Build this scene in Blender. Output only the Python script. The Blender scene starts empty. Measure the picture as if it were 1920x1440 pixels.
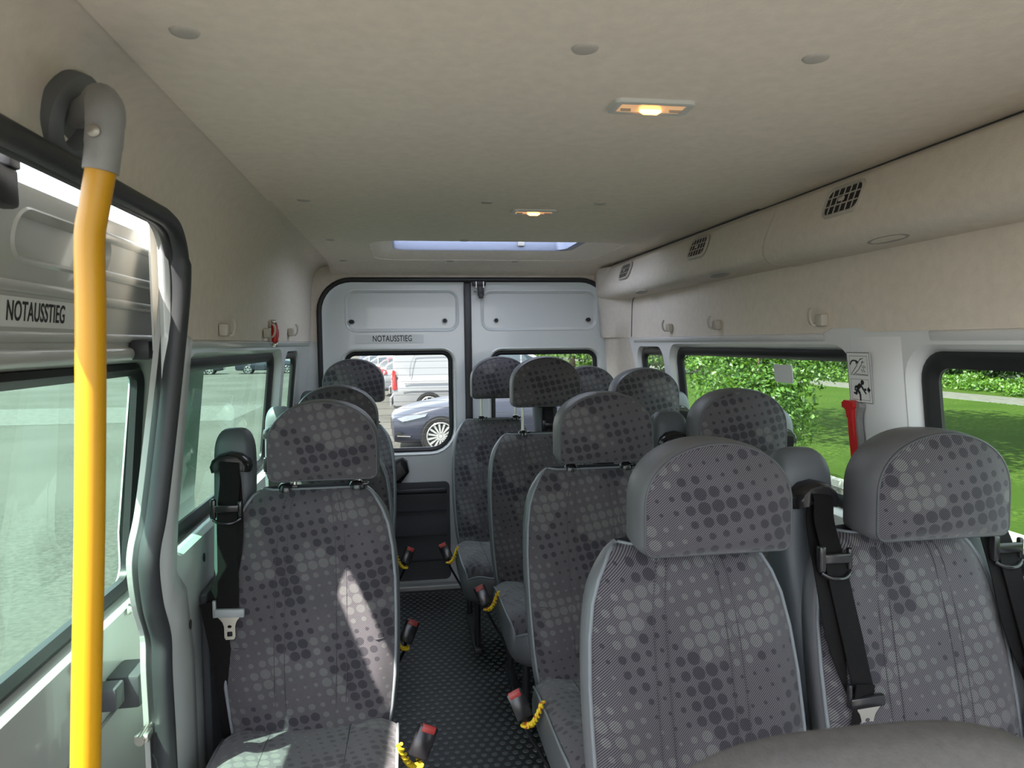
import bpy, bmesh, math, random
import numpy as np
from mathutils import Vector, Matrix
PI = math.pi
S = bpy.context.scene
COL = S.collection
R = math.radians
random.seed(7)
rng = np.random.default_rng(7)

# ------------------------------------------------------------------ camera, sky, sun, exposure
def setup_camera():
    yaw, pit, roll = R(8.589), R(-3.378), R(0.7)
    F = Vector((math.sin(yaw)*math.cos(pit), math.cos(yaw)*math.cos(pit), math.sin(pit)))
    r = Vector((math.cos(yaw), -math.sin(yaw), 0)); u = r.cross(F)
    c, s = math.cos(roll), math.sin(roll)
    r2, u2 = r*c - u*s, u*c + r*s
    cd = bpy.data.cameras.new('camera'); co = bpy.data.objects.new('camera', cd); COL.objects.link(co)
    m = Matrix.Identity(4)
    for i in range(3):
        m[i][0], m[i][1], m[i][2] = r2[i], u2[i], -F[i]
    m.translation = (-.34, 0, 1.37)
    co.matrix_world = m
    cd.sensor_width = 36; cd.lens = 1331/1920*36
    cd.clip_start = .02; cd.clip_end = 500
    cd.dof.use_dof = True; cd.dof.focus_distance = 2.4; cd.dof.aperture_fstop = 9
    S.camera = co
setup_camera()

w = bpy.data.worlds.new('sky'); S.world = w; w.use_nodes = True
nt = w.node_tree; nt.nodes.clear()
out = nt.nodes.new('ShaderNodeOutputWorld'); bg = nt.nodes.new('ShaderNodeBackground')
sky = nt.nodes.new('ShaderNodeTexSky'); sky.sky_type = 'NISHITA'; sky.sun_disc = False
sky.sun_elevation = R(57); sky.sun_rotation = R(-126); sky.dust_density = 2.5; sky.ozone_density = .6
haze = nt.nodes.new('ShaderNodeMix'); haze.data_type = 'RGBA'; haze.inputs[0].default_value = .45
haze.inputs[7].default_value = (9.0, 9.3, 9.6, 1)
nt.links.new(sky.outputs[0], haze.inputs[6])
nt.links.new(haze.outputs[2], bg.inputs[0]); bg.inputs[1].default_value = .35
nt.links.new(bg.outputs[0], out.inputs[0])

sd = bpy.data.lights.new('sun', 'SUN'); so = bpy.data.objects.new('sun', sd); COL.objects.link(so)
sd.energy = 13.0; sd.angle = R(.6); sd.color = (1, .95, .87)
so.rotation_euler = Vector((-1, -.84, 2.35)).to_track_quat('Z', 'Y').to_euler()
S.view_settings.view_transform = 'Standard'; S.view_settings.look = 'None'
S.view_settings.gamma = 1; S.view_settings.use_curve_mapping = False
S.view_settings.exposure = 1.0
S.cycles.use_denoising = True
S.cycles.max_bounces = 10; S.cycles.diffuse_bounces = 5; S.cycles.glossy_bounces = 4
S.cycles.transparent_max_bounces = 24; S.cycles.transmission_bounces = 8
S.cycles.caustics_reflective = False; S.cycles.caustics_refractive = False
S.cycles.sample_clamp_indirect = 8

# ------------------------------------------------------------------ materials
def srgb(r, g, b):
    f = lambda c: (c/255/12.92 if c/255 <= .04045 else ((c/255+.055)/1.055)**2.4)
    return (f(r), f(g), f(b), 1)
MATS = {}
def mat(name, col, rough=.5, metal=0, noise=0, nscale=30, bump=0, bscale=200, emit=None, es=0, spec=.5, coat=0):
    if name in MATS: return MATS[name]
    m = bpy.data.materials.new(name); m.use_nodes = True; n = m.node_tree.nodes; l = m.node_tree.links
    b = n['Principled BSDF']
    col = tuple(col) + ((1,) if len(col) == 3 else ())
    b.inputs['Base Color'].default_value = col; b.inputs['Roughness'].default_value = rough
    b.inputs['Metallic'].default_value = metal; b.inputs['Specular IOR Level'].default_value = spec
    b.inputs['Coat Weight'].default_value = coat
    tc = n.new('ShaderNodeTexCoord')
    if noise:
        t = n.new('ShaderNodeTexNoise'); t.inputs['Scale'].default_value = nscale; t.inputs['Detail'].default_value = 5
        l.new(tc.outputs['Object'], t.inputs['Vector'])
        mx = n.new('ShaderNodeMix'); mx.data_type = 'RGBA'
        mx.inputs[6].default_value = tuple(c*(1-noise) for c in col[:3]) + (1,)
        mx.inputs[7].default_value = tuple(min(1, c*(1+noise)) for c in col[:3]) + (1,)
        l.new(t.outputs[0], mx.inputs[0]); l.new(mx.outputs[2], b.inputs['Base Color'])
    if bump:
        t2 = n.new('ShaderNodeTexNoise'); t2.inputs['Scale'].default_value = bscale; t2.inputs['Detail'].default_value = 3
        l.new(tc.outputs['Object'], t2.inputs['Vector'])
        bp = n.new('ShaderNodeBump'); bp.inputs['Strength'].default_value = bump; bp.inputs['Distance'].default_value = .002
        l.new(t2.outputs[0], bp.inputs['Height']); l.new(bp.outputs[0], b.inputs['Normal'])
    if emit:
        b.inputs['Emission Color'].default_value = tuple(emit) + (1,); b.inputs['Emission Strength'].default_value = es
    MATS[name] = m
    return m

def glass_mat(name, tint, refl=.06, rough=0.0, smudge=0.0):
    m = bpy.data.materials.new(name); m.use_nodes = True; n = m.node_tree.nodes; l = m.node_tree.links
    n.clear()
    o = n.new('ShaderNodeOutputMaterial'); tr = n.new('ShaderNodeBsdfTransparent'); gl = n.new('ShaderNodeBsdfGlossy')
    tr.inputs[0].default_value = tuple(tint) + (1,); gl.inputs['Roughness'].default_value = rough
    gl.inputs['Color'].default_value = (1, 1, 1, 1)
    lw = n.new('ShaderNodeLayerWeight'); lw.inputs[0].default_value = .5
    pw = n.new('ShaderNodeMath'); pw.operation = 'POWER'; pw.inputs[1].default_value = 5; l.new(lw.outputs['Facing'], pw.inputs[0])
    sc_ = n.new('ShaderNodeMath'); sc_.operation = 'MULTIPLY_ADD'; sc_.inputs[1].default_value = .6; sc_.inputs[2].default_value = refl; l.new(pw.outputs[0], sc_.inputs[0])
    mx = n.new('ShaderNodeMixShader')
    l.new(sc_.outputs[0], mx.inputs[0]); l.new(tr.outputs[0], mx.inputs[1]); l.new(gl.outputs[0], mx.inputs[2])
    last = mx
    if smudge:
        df = n.new('ShaderNodeBsdfDiffuse'); df.inputs[0].default_value = (.8, .85, .8, 1)
        t = n.new('ShaderNodeTexNoise'); t.inputs['Scale'].default_value = 4; t.inputs['Detail'].default_value = 6
        tc = n.new('ShaderNodeTexCoord'); l.new(tc.outputs['Object'], t.inputs[0])
        mr = n.new('ShaderNodeMapRange'); mr.inputs[1].default_value = .35; mr.inputs[2].default_value = .8
        mr.inputs[3].default_value = 0; mr.inputs[4].default_value = smudge
        l.new(t.outputs[0], mr.inputs[0])
        m2 = n.new('ShaderNodeMixShader'); l.new(mr.outputs[0], m2.inputs[0]); l.new(mx.outputs[0], m2.inputs[1]); l.new(df.outputs[0], m2.inputs[2])
        last = m2
    l.new(last.outputs[0], o.inputs[0])
    MATS[name] = m
    return m

def fabric_mat(name, axes, flip=1):
    """dark grey twill with rows of darker and paler round dots, in the two given object axes"""
    m = bpy.data.materials.new(name); m.use_nodes = True; n = m.node_tree.nodes; l = m.node_tree.links
    b = n['Principled BSDF']
    def math_(op, a, c=None):
        k = n.new('ShaderNodeMath'); k.operation = op
        for i, v in enumerate((a, c)):
            if v is None: continue
            if isinstance(v, (int, float)): k.inputs[i].default_value = v
            else: l.new(v, k.inputs[i])
        return k.outputs[0]
    def vec(x, y, z=0.0):
        k = n.new('ShaderNodeCombineXYZ')
        for i, v in enumerate((x, y, z)):
            if isinstance(v, (int, float)): k.inputs[i].default_value = v
            else: l.new(v, k.inputs[i])
        return k.outputs[0]
    tc = n.new('ShaderNodeTexCoord'); sp = n.new('ShaderNodeSeparateXYZ'); l.new(tc.outputs['Object'], sp.inputs[0])
    oi = n.new('ShaderNodeObjectInfo')
    x = sp.outputs[axes[0]]; y = sp.outputs[axes[1]]
    ox = math_('MULTIPLY', oi.outputs['Random'], 3.0)
    xs = math_('ADD', x, ox)
    p = .0265
    v = math_('DIVIDE', math_('ADD', y, math_('MULTIPLY', xs, -.16)), p)
    u = math_('DIVIDE', math_('ADD', xs, math_('MULTIPLY', y, .30)), p)
    cu, cv = math_('FLOOR', u), math_('FLOOR', v)
    fu, fv = math_('SUBTRACT', math_('FRACT', u), .5), math_('SUBTRACT', math_('FRACT', v), .5)
    d = math_('SQRT', math_('ADD', math_('MULTIPLY', fu, fu), math_('MULTIPLY', fv, fv)))
    n1 = n.new('ShaderNodeTexNoise'); n1.inputs['Scale'].default_value = .27; n1.inputs['Detail'].default_value = 0
    l.new(vec(cu, cv, 3.3), n1.inputs[0])
    n2 = n.new('ShaderNodeTexNoise'); n2.inputs['Scale'].default_value = .23; n2.inputs['Detail'].default_value = 0
    l.new(vec(cu, cv, 71.7), n2.inputs[0])
    mr = n.new('ShaderNodeMapRange'); mr.inputs[1].default_value = .34; mr.inputs[2].default_value = .64
    mr.inputs[3].default_value = .13; mr.inputs[4].default_value = .45
    l.new(n1.outputs[0], mr.inputs[0])
    mk = n.new('ShaderNodeMapRange'); mk.interpolation_type = 'SMOOTHSTEP'
    l.new(math_('SUBTRACT', d, mr.outputs[0]), mk.inputs[0])
    mk.inputs[1].default_value = -.03; mk.inputs[2].default_value = .03; mk.inputs[3].default_value = 1; mk.inputs[4].default_value = 0
    lt = math_('GREATER_THAN', n2.outputs[0], .51)
    # twill: fine diagonal ribs
    tw = math_('FRACT', math_('DIVIDE', math_('ADD', xs, math_('MULTIPLY', y, -1.0*flip)), .0046))
    tri = math_('MULTIPLY', math_('ABSOLUTE', math_('SUBTRACT', tw, .5)), 2.0)
    ts = n.new('ShaderNodeMapRange'); ts.interpolation_type = 'SMOOTHSTEP'; l.new(tri, ts.inputs[0])
    ts.inputs[1].default_value = .25; ts.inputs[2].default_value = .75
    def mix(f, a, c):
        k = n.new('ShaderNodeMix'); k.data_type = 'RGBA'
        if isinstance(f, (int, float)): k.inputs[0].default_value = f
        else: l.new(f, k.inputs[0])
        for i, q in ((6, a), (7, c)):
            if isinstance(q, tuple): k.inputs[i].default_value = q
            else: l.new(q, k.inputs[i])
        return k.outputs[2]
    base = mix(ts.outputs[0], (.018, .016, .020, 1), (.128, .116, .128, 1))
    dotc = mix(lt, mix(ts.outputs[0], (.012, .011, .015, 1), (.036, .032, .042, 1)), mix(ts.outputs[0], (.046, .044, .045, 1), (.180, .175, .174, 1)))
    wn = n.new('ShaderNodeTexNoise'); wn.inputs['Scale'].default_value = 6; wn.inputs['Detail'].default_value = 4
    l.new(tc.outputs['Object'], wn.inputs[0])
    colr = mix(math_('MULTIPLY', mk.outputs[0], .85), base, dotc)
    hs = n.new('ShaderNodeHueSaturation'); l.new(colr, hs.inputs['Color'])
    l.new(math_('ADD', math_('MULTIPLY', wn.outputs[0], .5), .78), hs.inputs['Value'])
    l.new(hs.outputs[0], b.inputs['Base Color'])
    b.inputs['Roughness'].default_value = .85; b.inputs['Specular IOR Level'].default_value = .25
    b.inputs['Sheen Weight'].default_value = .25; b.inputs['Sheen Roughness'].default_value = .5
    bp = n.new('ShaderNodeBump'); bp.inputs['Strength'].default_value = .25; bp.inputs['Distance'].default_value = .0008
    l.new(ts.outputs[0], bp.inputs['Height']); l.new(bp.outputs[0], b.inputs['Normal'])
    MATS[name] = m
    return m

def ground_mat(name, c1, c2, scale, c3=None, scale3=.3, rough=.9, fine=None, bump=.3):
    m = bpy.data.materials.new(name); m.use_nodes = True; n = m.node_tree.nodes; l = m.node_tree.links
    b = n['Principled BSDF']; b.inputs['Roughness'].default_value = rough; b.inputs['Specular IOR Level'].default_value = .05
    tc = n.new('ShaderNodeTexCoord')
    t = n.new('ShaderNodeTexNoise'); t.inputs['Scale'].default_value = scale; t.inputs['Detail'].default_value = 8
    t.inputs['Roughness'].default_value = .7
    l.new(tc.outputs['Object'], t.inputs[0])
    cr = n.new('ShaderNodeValToRGB'); cr.color_ramp.elements[0].position = .35; cr.color_ramp.elements[1].position = .65
    cr.color_ramp.elements[0].color = tuple(c1)+(1,); cr.color_ramp.elements[1].color = tuple(c2)+(1,)
    l.new(t.outputs[0], cr.inputs[0]); last = cr.outputs[0]
    if c3:
        t3 = n.new('ShaderNodeTexNoise'); t3.inputs['Scale'].default_value = scale3; t3.inputs['Detail'].default_value = 3
        l.new(tc.outputs['Object'], t3.inputs[0])
        mr = n.new('ShaderNodeMapRange'); mr.inputs[1].default_value = .45; mr.inputs[2].default_value = .6; l.new(t3.outputs[0], mr.inputs[0])
        mx = n.new('ShaderNodeMix'); mx.data_type = 'RGBA'; l.new(mr.outputs[0], mx.inputs[0]); l.new(last, mx.inputs[6]); mx.inputs[7].default_value = tuple(c3)+(1,)
        last = mx.outputs[2]
    l.new(last, b.inputs['Base Color'])
    bp = n.new('ShaderNodeBump'); bp.inputs['Strength'].default_value = bump; bp.inputs['Distance'].default_value = .02
    l.new(t.outputs[0], bp.inputs['Height']); l.new(bp.outputs[0], b.inputs['Normal'])
    MATS[name] = m
    return m

def leaf_mat(name, c1, c2):
    m = bpy.data.materials.new(name); m.use_nodes = True; n = m.node_tree.nodes; l = m.node_tree.links
    n.clear(); o = n.new('ShaderNodeOutputMaterial')
    d = n.new('ShaderNodeBsdfDiffuse'); t = n.new('ShaderNodeBsdfTranslucent'); g = n.new('ShaderNodeBsdfGlossy'); g.inputs['Roughness'].default_value = .45
    geo = n.new('ShaderNodeNewGeometry'); cr = n.new('ShaderNodeValToRGB')
    cr.color_ramp.elements[0].color = tuple(c1)+(1,); cr.color_ramp.elements[1].color = tuple(c2)+(1,)
    l.new(geo.outputs['Random Per Island'], cr.inputs[0]); l.new(cr.outputs[0], d.inputs[0])
    hs = n.new('ShaderNodeHueSaturation'); hs.inputs['Hue'].default_value = .48; hs.inputs['Value'].default_value = 1.5
    l.new(cr.outputs[0], hs.inputs['Color']); l.new(hs.outputs[0], t.inputs[0])
    mx = n.new('ShaderNodeMixShader'); mx.inputs[0].default_value = .45
    l.new(d.outputs[0], mx.inputs[1]); l.new(t.outputs[0], mx.inputs[2])
    m2 = n.new('ShaderNodeMixShader'); m2.inputs[0].default_value = .04
    l.new(mx.outputs[0], m2.inputs[1]); l.new(g.outputs[0], m2.inputs[2]); l.new(m2.outputs[0], o.inputs[0])
    MATS[name] = m
    return m

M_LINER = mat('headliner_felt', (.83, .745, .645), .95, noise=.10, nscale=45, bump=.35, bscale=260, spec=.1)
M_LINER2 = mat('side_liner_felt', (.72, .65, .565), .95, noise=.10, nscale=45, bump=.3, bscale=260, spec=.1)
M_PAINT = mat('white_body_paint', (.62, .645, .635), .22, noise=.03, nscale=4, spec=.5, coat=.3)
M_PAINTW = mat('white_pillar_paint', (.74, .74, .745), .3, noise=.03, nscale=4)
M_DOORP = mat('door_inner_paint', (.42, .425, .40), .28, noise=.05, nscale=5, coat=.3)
M_RUB = mat('black_rubber_seal', (.018, .018, .02), .45, bump=.1, bscale=80)
M_SEAL = mat('door_rubber_seal', (.032, .034, .037), .5, noise=.25, nscale=15, bump=.15, bscale=60)
M_BLK = mat('black_plastic', (.02, .02, .023), .45, bump=.1, bscale=300)
M_BLKG = mat('glossy_black_plastic', (.015, .014, .016), .22)
M_DARK = mat('dark_grey_plastic', (.06, .062, .068), .5, bump=.1, bscale=300)
M_VINYL = mat('grey_vinyl', (.112, .113, .120), .42, noise=.06, nscale=20, bump=.15, bscale=400)
M_PIPE = mat('piping', (.17, .185, .20), .5)
M_GREYP = mat('mid_grey_plastic', (.095, .105, .115), .5, bump=.12, bscale=400)
M_CASTG = mat('cast_grey', (.23, .23, .225), .45, noise=.12, nscale=40, bump=.2, bscale=200)
M_YEL = mat('yellow_pole', (.54, .262, .003), .38, noise=.03, nscale=20, bump=.04, bscale=60)
M_BEIGE = mat('beige_plastic', (.50, .46, .40), .5, bump=.1, bscale=300)
M_BEIGED = mat('beige_plastic_dark', (.36, .335, .30), .6)  # darker beige for small fittings and wires
M_CAP = mat('cap_grey', (.50, .465, .42), .7)
M_CHROME = mat('steel', (.70, .68, .64), .28, metal=1)
M_TONGUE = mat('belt_tongue_steel', (.55, .53, .48), .35, metal=1)
M_WEB = mat('belt_webbing', (.009, .0082, .0085), .85, spec=.12, noise=.2, nscale=90, bump=.4, bscale=700)
M_RED = mat('red_button', (.36, .03, .025), .4)
M_REDP = mat('red_plastic', (.55, .02, .02), .35)
M_WHT = mat('label_reflection_white', (.74, .74, .73), .5)  # sticker backing, and the painted reflection on the right pane
M_INK = mat('black_ink', (.012, .012, .014), .6)
M_LENS = mat('lamp_frame_plastic', (.62, .62, .58), .35)
M_FLOOR = mat('black_rubber_floor', (.010, .0105, .011), .5, noise=.2, nscale=12, bump=.1, bscale=200)
M_STUD = mat('rubber_stud', (.075, .085, .086), .45, noise=.2, nscale=12)
M_ALU = mat('sill_metal', (.42, .42, .40), .45, metal=.6)
G_SIDE = glass_mat('green_side_glass', (.48, .72, .61), refl=.012, smudge=.002)
G_RIGHT = glass_mat('green_right_glass', (.70, .82, .70), refl=.008)
G_REAR = glass_mat('rear_glass', (.66, .69, .675), refl=.01)
F_XZ = fabric_mat('dotted_twill_back', (0, 2))
F_XY = fabric_mat('dotted_twill_seat', (0, 1))
M_SEAM = mat('seam_thread', (.055, .052, .058), .9)
M_STITCH = mat('pale_stitch', (.24, .24, .26), .9)
M_PLAIN = mat('plain_grey_cloth', (.115, .108, .102), .95, noise=.2, nscale=120, bump=.5, bscale=500, spec=.1)
# rope: yellow with red flecks
M_ROPE = bpy.data.materials.new('flecked_rope'); M_ROPE.use_nodes = True
_n = M_ROPE.node_tree.nodes; _l = M_ROPE.node_tree.links; _t = _n.new('ShaderNodeTexNoise'); _t.inputs['Scale'].default_value = 90
_tc = _n.new('ShaderNodeTexCoord'); _l.new(_tc.outputs['Object'], _t.inputs[0]); _c = _n.new('ShaderNodeValToRGB')
_c.color_ramp.interpolation = 'CONSTANT'; _c.color_ramp.elements[0].color = (.78, .55, .02, 1); _c.color_ramp.elements[1].position = .61; _c.color_ramp.elements[1].color = (.55, .08, .02, 1)
_l.new(_t.outputs[0], _c.inputs[0]); _l.new(_c.outputs[0], _n['Principled BSDF'].inputs['Base Color']); _n['Principled BSDF'].inputs['Roughness'].default_value = .7

# ------------------------------------------------------------------ object helpers
def link_mesh(name, me, m, parent=None, smooth=None, subsurf=0, kind=None, loc=None):
    o = bpy.data.objects.new(name, me); COL.objects.link(o)
    if m is not None: me.materials.append(m)
    if parent is not None: o.parent = parent
    if smooth is not None:
        for p in me.polygons: p.use_smooth = True
        if smooth < 180: me.set_sharp_from_angle(angle=R(smooth))
    if subsurf:
        md = o.modifiers.new('sub', 'SUBSURF'); md.levels = subsurf; md.render_levels = subsurf
    if kind: o['kind'] = kind
    if loc: o.location = loc
    return o
def build(name, bm, m, parent=None, smooth=None, subsurf=0, kind=None, loc=None, recalc=True):
    if recalc: bmesh.ops.recalc_face_normals(bm, faces=bm.faces)
    me = bpy.data.meshes.new(name); bm.to_mesh(me); bm.free()
    return link_mesh(name, me, m, parent, smooth, subsurf, kind, loc)
def thing(name, label, cat, loc=(0, 0, 0), rz=0, group=None):
    o = bpy.data.objects.new(name, None); COL.objects.link(o)
    o.empty_display_size = .1
    o.location = loc; o.rotation_euler = (0, 0, rz)
    o['label'] = label; o['category'] = cat
    if group: o['group'] = group
    return o
def tag(o, label, cat, group=None):
    o['label'] = label; o['category'] = cat
    if group: o['group'] = group
    return o
def struct(name, loc=(0, 0, 0), label=None):
    o = bpy.data.objects.new(name, None); COL.objects.link(o); o['kind'] = 'structure'; o.location = loc
    if label: o['label'] = label
    return o
def copy_tree(o, parent=None):
    c = o.copy(); COL.objects.link(c)
    if parent is not None: c.parent = parent
    for ch in list(o.children): copy_tree(ch, c)
    return c

def box(bm, c, s, rot=None, bevel=0, seg=2):
    r = bmesh.ops.create_cube(bm, size=1)
    vs = r['verts']
    for v in vs: v.co = Vector((v.co.x*s[0], v.co.y*s[1], v.co.z*s[2]))
    if bevel:
        es = list({e for v in vs for e in v.link_edges})
        rr = bmesh.ops.bevel(bm, geom=es, offset=bevel, segments=seg, affect='EDGES', profile=.5)
        vs = list({v for f in rr['faces'] for v in f.verts} | {v for v in vs if v.is_valid})
    if rot is not None:
        q = rot.to_3x3() if isinstance(rot, Matrix) else rot
        for v in vs: v.co = q @ v.co
    for v in vs: v.co += Vector(c)
    return vs
def rotm(x=0, y=0, z=0):
    return Matrix.Rotation(z, 3, 'Z') @ Matrix.Rotation(y, 3, 'Y') @ Matrix.Rotation(x, 3, 'X')
def tube(bm, pts, r, n=10, cap=True, closed=False):
    pts = [Vector(p) for p in pts]; k = len(pts)
    rs = r if isinstance(r, (list, tuple)) else [r]*k
    rings = []; prev = None
    for i, p in enumerate(pts):
        if closed: t = pts[(i+1) % k] - pts[i-1]
        else: t = pts[min(i+1, k-1)] - pts[max(i-1, 0)]
        t.normalize()
        if prev is None:
            a = Vector((0, 0, 1)) if abs(t.z) < .9 else Vector((1, 0, 0))
            nrm = t.cross(a).normalized()
        else:
            nrm = prev - t*prev.dot(t)
            nrm.normalize()
        prev = nrm; b = t.cross(nrm)
        rings.append([bm.verts.new(p + (nrm*math.cos(2*PI*j/n) + b*math.sin(2*PI*j/n))*rs[i]) for j in range(n)])
    for i in range(k if closed else k-1):
        A, B = rings[i], rings[(i+1) % k]
        for j in range(n): bm.faces.new((A[j], A[(j+1) % n], B[(j+1) % n], B[j]))
    if cap and not closed:
        bm.faces.new(list(reversed(rings[0]))); bm.faces.new(rings[-1])
def smooth_path(pts, n=6):
    pts = [Vector(p) for p in pts]; o = []
    for i in range(len(pts)-1):
        p0, p1, p2, p3 = pts[max(i-1, 0)], pts[i], pts[i+1], pts[min(i+2, len(pts)-1)]
        for k in range(n):
            t = k/n
            o.append(.5*((2*p1) + (p2-p0)*t + (2*p0-5*p1+4*p2-p3)*t*t + (3*p1-p0-3*p2+p3)*t**3))
    o.append(pts[-1]); return o
def loft(bm, secs, closed=True, cap0=False, cap1=False):
    rows = [[bm.verts.new(p) for p in s] for s in secs]
    n = len(rows[0])
    for a, b in zip(rows[:-1], rows[1:]):
        for j in range(n if closed else n-1):
            try: bm.faces.new((a[j], a[(j+1) % n], b[(j+1) % n], b[j]))
            except ValueError: pass
    if cap0: bm.faces.new(list(reversed(rows[0])))
    if cap1: bm.faces.new(rows[-1])
    return rows
def rrect(u0, v0, u1, v1, r, n=6):
    """rounded rectangle outline, r a number or (r_lowleft, r_lowright, r_upright, r_upleft)"""
    rr = r if isinstance(r, (tuple, list)) else (r,)*4
    out = []
    for (cx, cy, a, q) in ((u0+rr[0], v0+rr[0], 180, rr[0]), (u1-rr[1], v0+rr[1], 270, rr[1]), (u1-rr[2], v1-rr[2], 0, rr[2]), (u0+rr[3], v1-rr[3], 90, rr[3])):
        for k in range(n+1):
            t = R(a + 90*k/n); out.append((cx + q*math.cos(t), cy + q*math.sin(t)))
    return out
def sheet(outline, holes=(), f=None, cu=(), cv=(), thick=0, away=None):
    """flat outline with holes, cut along u and v lines, mapped by f and given a thickness"""
    bm = bmesh.new()
    def loop(pts):
        vs = [bm.verts.new((p[0], p[1], 0)) for p in pts]
        return [bm.edges.new((vs[i], vs[(i+1) % len(vs)])) for i in range(len(vs))]
    es = loop(outline)
    for h in holes: es += loop(h)
    bmesh.ops.triangle_fill(bm, use_beauty=True, use_dissolve=False, edges=es, normal=(0, 0, 1))
    for ax, cuts in ((0, cu), (1, cv)):
        for c in cuts:
            co = [0, 0, 0]; no = [0, 0, 0]; co[ax] = c; no[ax] = 1
            bmesh.ops.bisect_plane(bm, geom=bm.verts[:]+bm.edges[:]+bm.faces[:], plane_co=co, plane_no=no, dist=1e-6)
    if f:
        for v in bm.verts: v.co = Vector(f(v.co.x, v.co.y))
    if thick:
        bmesh.ops.recalc_face_normals(bm, faces=bm.faces); bm.normal_update()
        mid = Vector((0, 2, .95)) if away is None else Vector(away)
        sg = 1 if sum(fc.normal.dot(fc.calc_center_median()-mid)*fc.calc_area() for fc in bm.faces) > 0 else -1
        fs_ = bm.faces[:]; bd = [e for e in bm.edges if len(e.link_faces) == 1]
        cp = {v: bm.verts.new(v.co + v.normal*sg*abs(thick)) for v in bm.verts[:]}
        for fc in fs_: bm.faces.new([cp[v] for v in reversed(fc.verts)])
        for e in bd: a, b = e.verts; bm.faces.new((a, b, cp[b], cp[a]))
    return bm
def ring(bm, loops, cap_first=False, cap_last=False):
    return loft(bm, loops, True, cap_first, cap_last)
def strip(bm, pts, width, thick, wdir):
    """flat webbing along pts; wdir is a width direction or one per point"""
    pts = [Vector(p) for p in pts]; k = len(pts); secs = []
    for i, p in enumerate(pts):
        t = (pts[min(i+1, k-1)] - pts[max(i-1, 0)]).normalized()
        wd = Vector(wdir[i] if isinstance(wdir, list) else wdir)
        wd = (wd - t*wd.dot(t)).normalized(); nn = t.cross(wd)
        a, b = wd*width/2, nn*thick/2
        secs.append([p-a-b, p+a-b, p+a+b, p-a+b])
    loft(bm, secs, True, True, True)
def lathe(bm, prof, n=24, axis='Z', c=(0, 0, 0)):
    secs = []
    for (r, h) in prof:
        s = []
        for j in range(n):
            a = 2*PI*j/n; x, y = r*math.cos(a), r*math.sin(a)
            q = (x, y, h) if axis == 'Z' else ((x, h, y) if axis == 'Y' else (h, x, y))
            s.append((q[0]+c[0], q[1]+c[1], q[2]+c[2]))
        secs.append(s)
    loft(bm, secs, True)
def disc(bm, outline3):
    bm.faces.new([bm.verts.new(p) for p in outline3])
def text(name, body, size, parent, m, M, sx=.72, bold=.012, spacing=1.05, align='CENTER'):
    cu = bpy.data.curves.new(name, 'FONT'); cu.body = body; cu.size = size; cu.extrude = .0003; cu.offset = bold*size
    cu.align_x = align; cu.align_y = 'CENTER'; cu.space_character = spacing
    t = bpy.data.objects.new('tmp_text', cu); COL.objects.link(t)
    bpy.context.view_layer.update()
    me = bpy.data.meshes.new_from_object(t.evaluated_get(bpy.context.evaluated_depsgraph_get()))
    bpy.data.objects.remove(t); bpy.data.curves.remove(cu)
    me.transform(Matrix.Diagonal((sx, 1, 1, 1))); me.transform(M)
    me.materials.clear()
    return link_mesh(name, me, m, parent)

# ------------------------------------------------------------------ van shell
def xw(z):
    return .84 + .11*(1.35-z) if z > .9 else .8895
YR = 3.95      # rear doors
YF = -.38      # where the modelled part of the van ends, behind the camera
ZC = 1.79

# floor
fl = struct('floor')
bm = bmesh.new(); box(bm, (0, (YF+3.90)/2, -.03), (1.80, 3.90-YF, .06)); build('mat', bm, M_FLOOR, fl)
bm = bmesh.new(); row = 0; y = 1.0
while y < 3.86:
    x = -.42 + (.0175 if row % 2 else 0)
    while x < .46:
        n_ = 8; r_ = .0108
        top = [bm.verts.new((x + r_*.86*math.cos(2*PI*j/n_), y + r_*.86*math.sin(2*PI*j/n_), .0018)) for j in range(n_)]
        bot = [bm.verts.new((x + r_*math.cos(2*PI*j/n_), y + r_*math.sin(2*PI*j/n_), 0)) for j in range(n_)]
        bm.faces.new(top)
        for j in range(n_): bm.faces.new((bot[j], bot[(j+1) % n_], top[(j+1) % n_], top[j]))
        x += .035
    y += .0303; row += 1
build('raised_studs', bm, M_STUD, fl, kind='stuff', recalc=False)
bm = bmesh.new(); box(bm, (0, 3.918, .012), (1.50, .055, .03), bevel=.006); build('sill_plate', bm, M_ALU, fl)

# ceiling: two moulded felt panels, the rear one with the hatch opening
ce = struct('ceiling')
def ceil_map(off):
    def f(x, y):
        z = ZC + off
        if y > 3.72: z -= .06*((y-3.72)/.21)**2.2
        return (x, y, z)
    return f
HX0, HX1, HY0, HY1 = -.375, .475, 3.00, 3.56
hatch_hole = rrect(HX0-.10, HY0-.02, HX1+.16, HY1+.10, .12)
b1 = sheet([(-.72, YF), (.80, YF), (.80, 2.16), (-.72, 2.16)], f=ceil_map(-.004), thick=-.01)
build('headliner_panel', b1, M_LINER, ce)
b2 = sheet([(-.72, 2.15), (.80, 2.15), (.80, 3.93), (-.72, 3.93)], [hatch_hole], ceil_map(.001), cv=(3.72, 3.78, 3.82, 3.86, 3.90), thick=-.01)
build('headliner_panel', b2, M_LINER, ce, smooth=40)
for (x, y) in ((-.619, 1.02), (-.077, 1.008), (.273, 1.0), (-.617, 2.135), (-.088, 2.12), (.254, 2.11), (-.624, 2.965), (-.086, 2.95), (-.634, 3.70), (-.097, 3.70), (.243, 3.70)):
    bm = bmesh.new(); lathe(bm, [(0, -.004), (.012, -.0038), (.018, -.0025), (.0195, 0), (.0195, .004)], 20)
    build('fastener_cap', bm, M_CAP, ce, smooth=50, loc=(x, y, ZC-.004 if y < 2.16 else ZC+.001))
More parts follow.
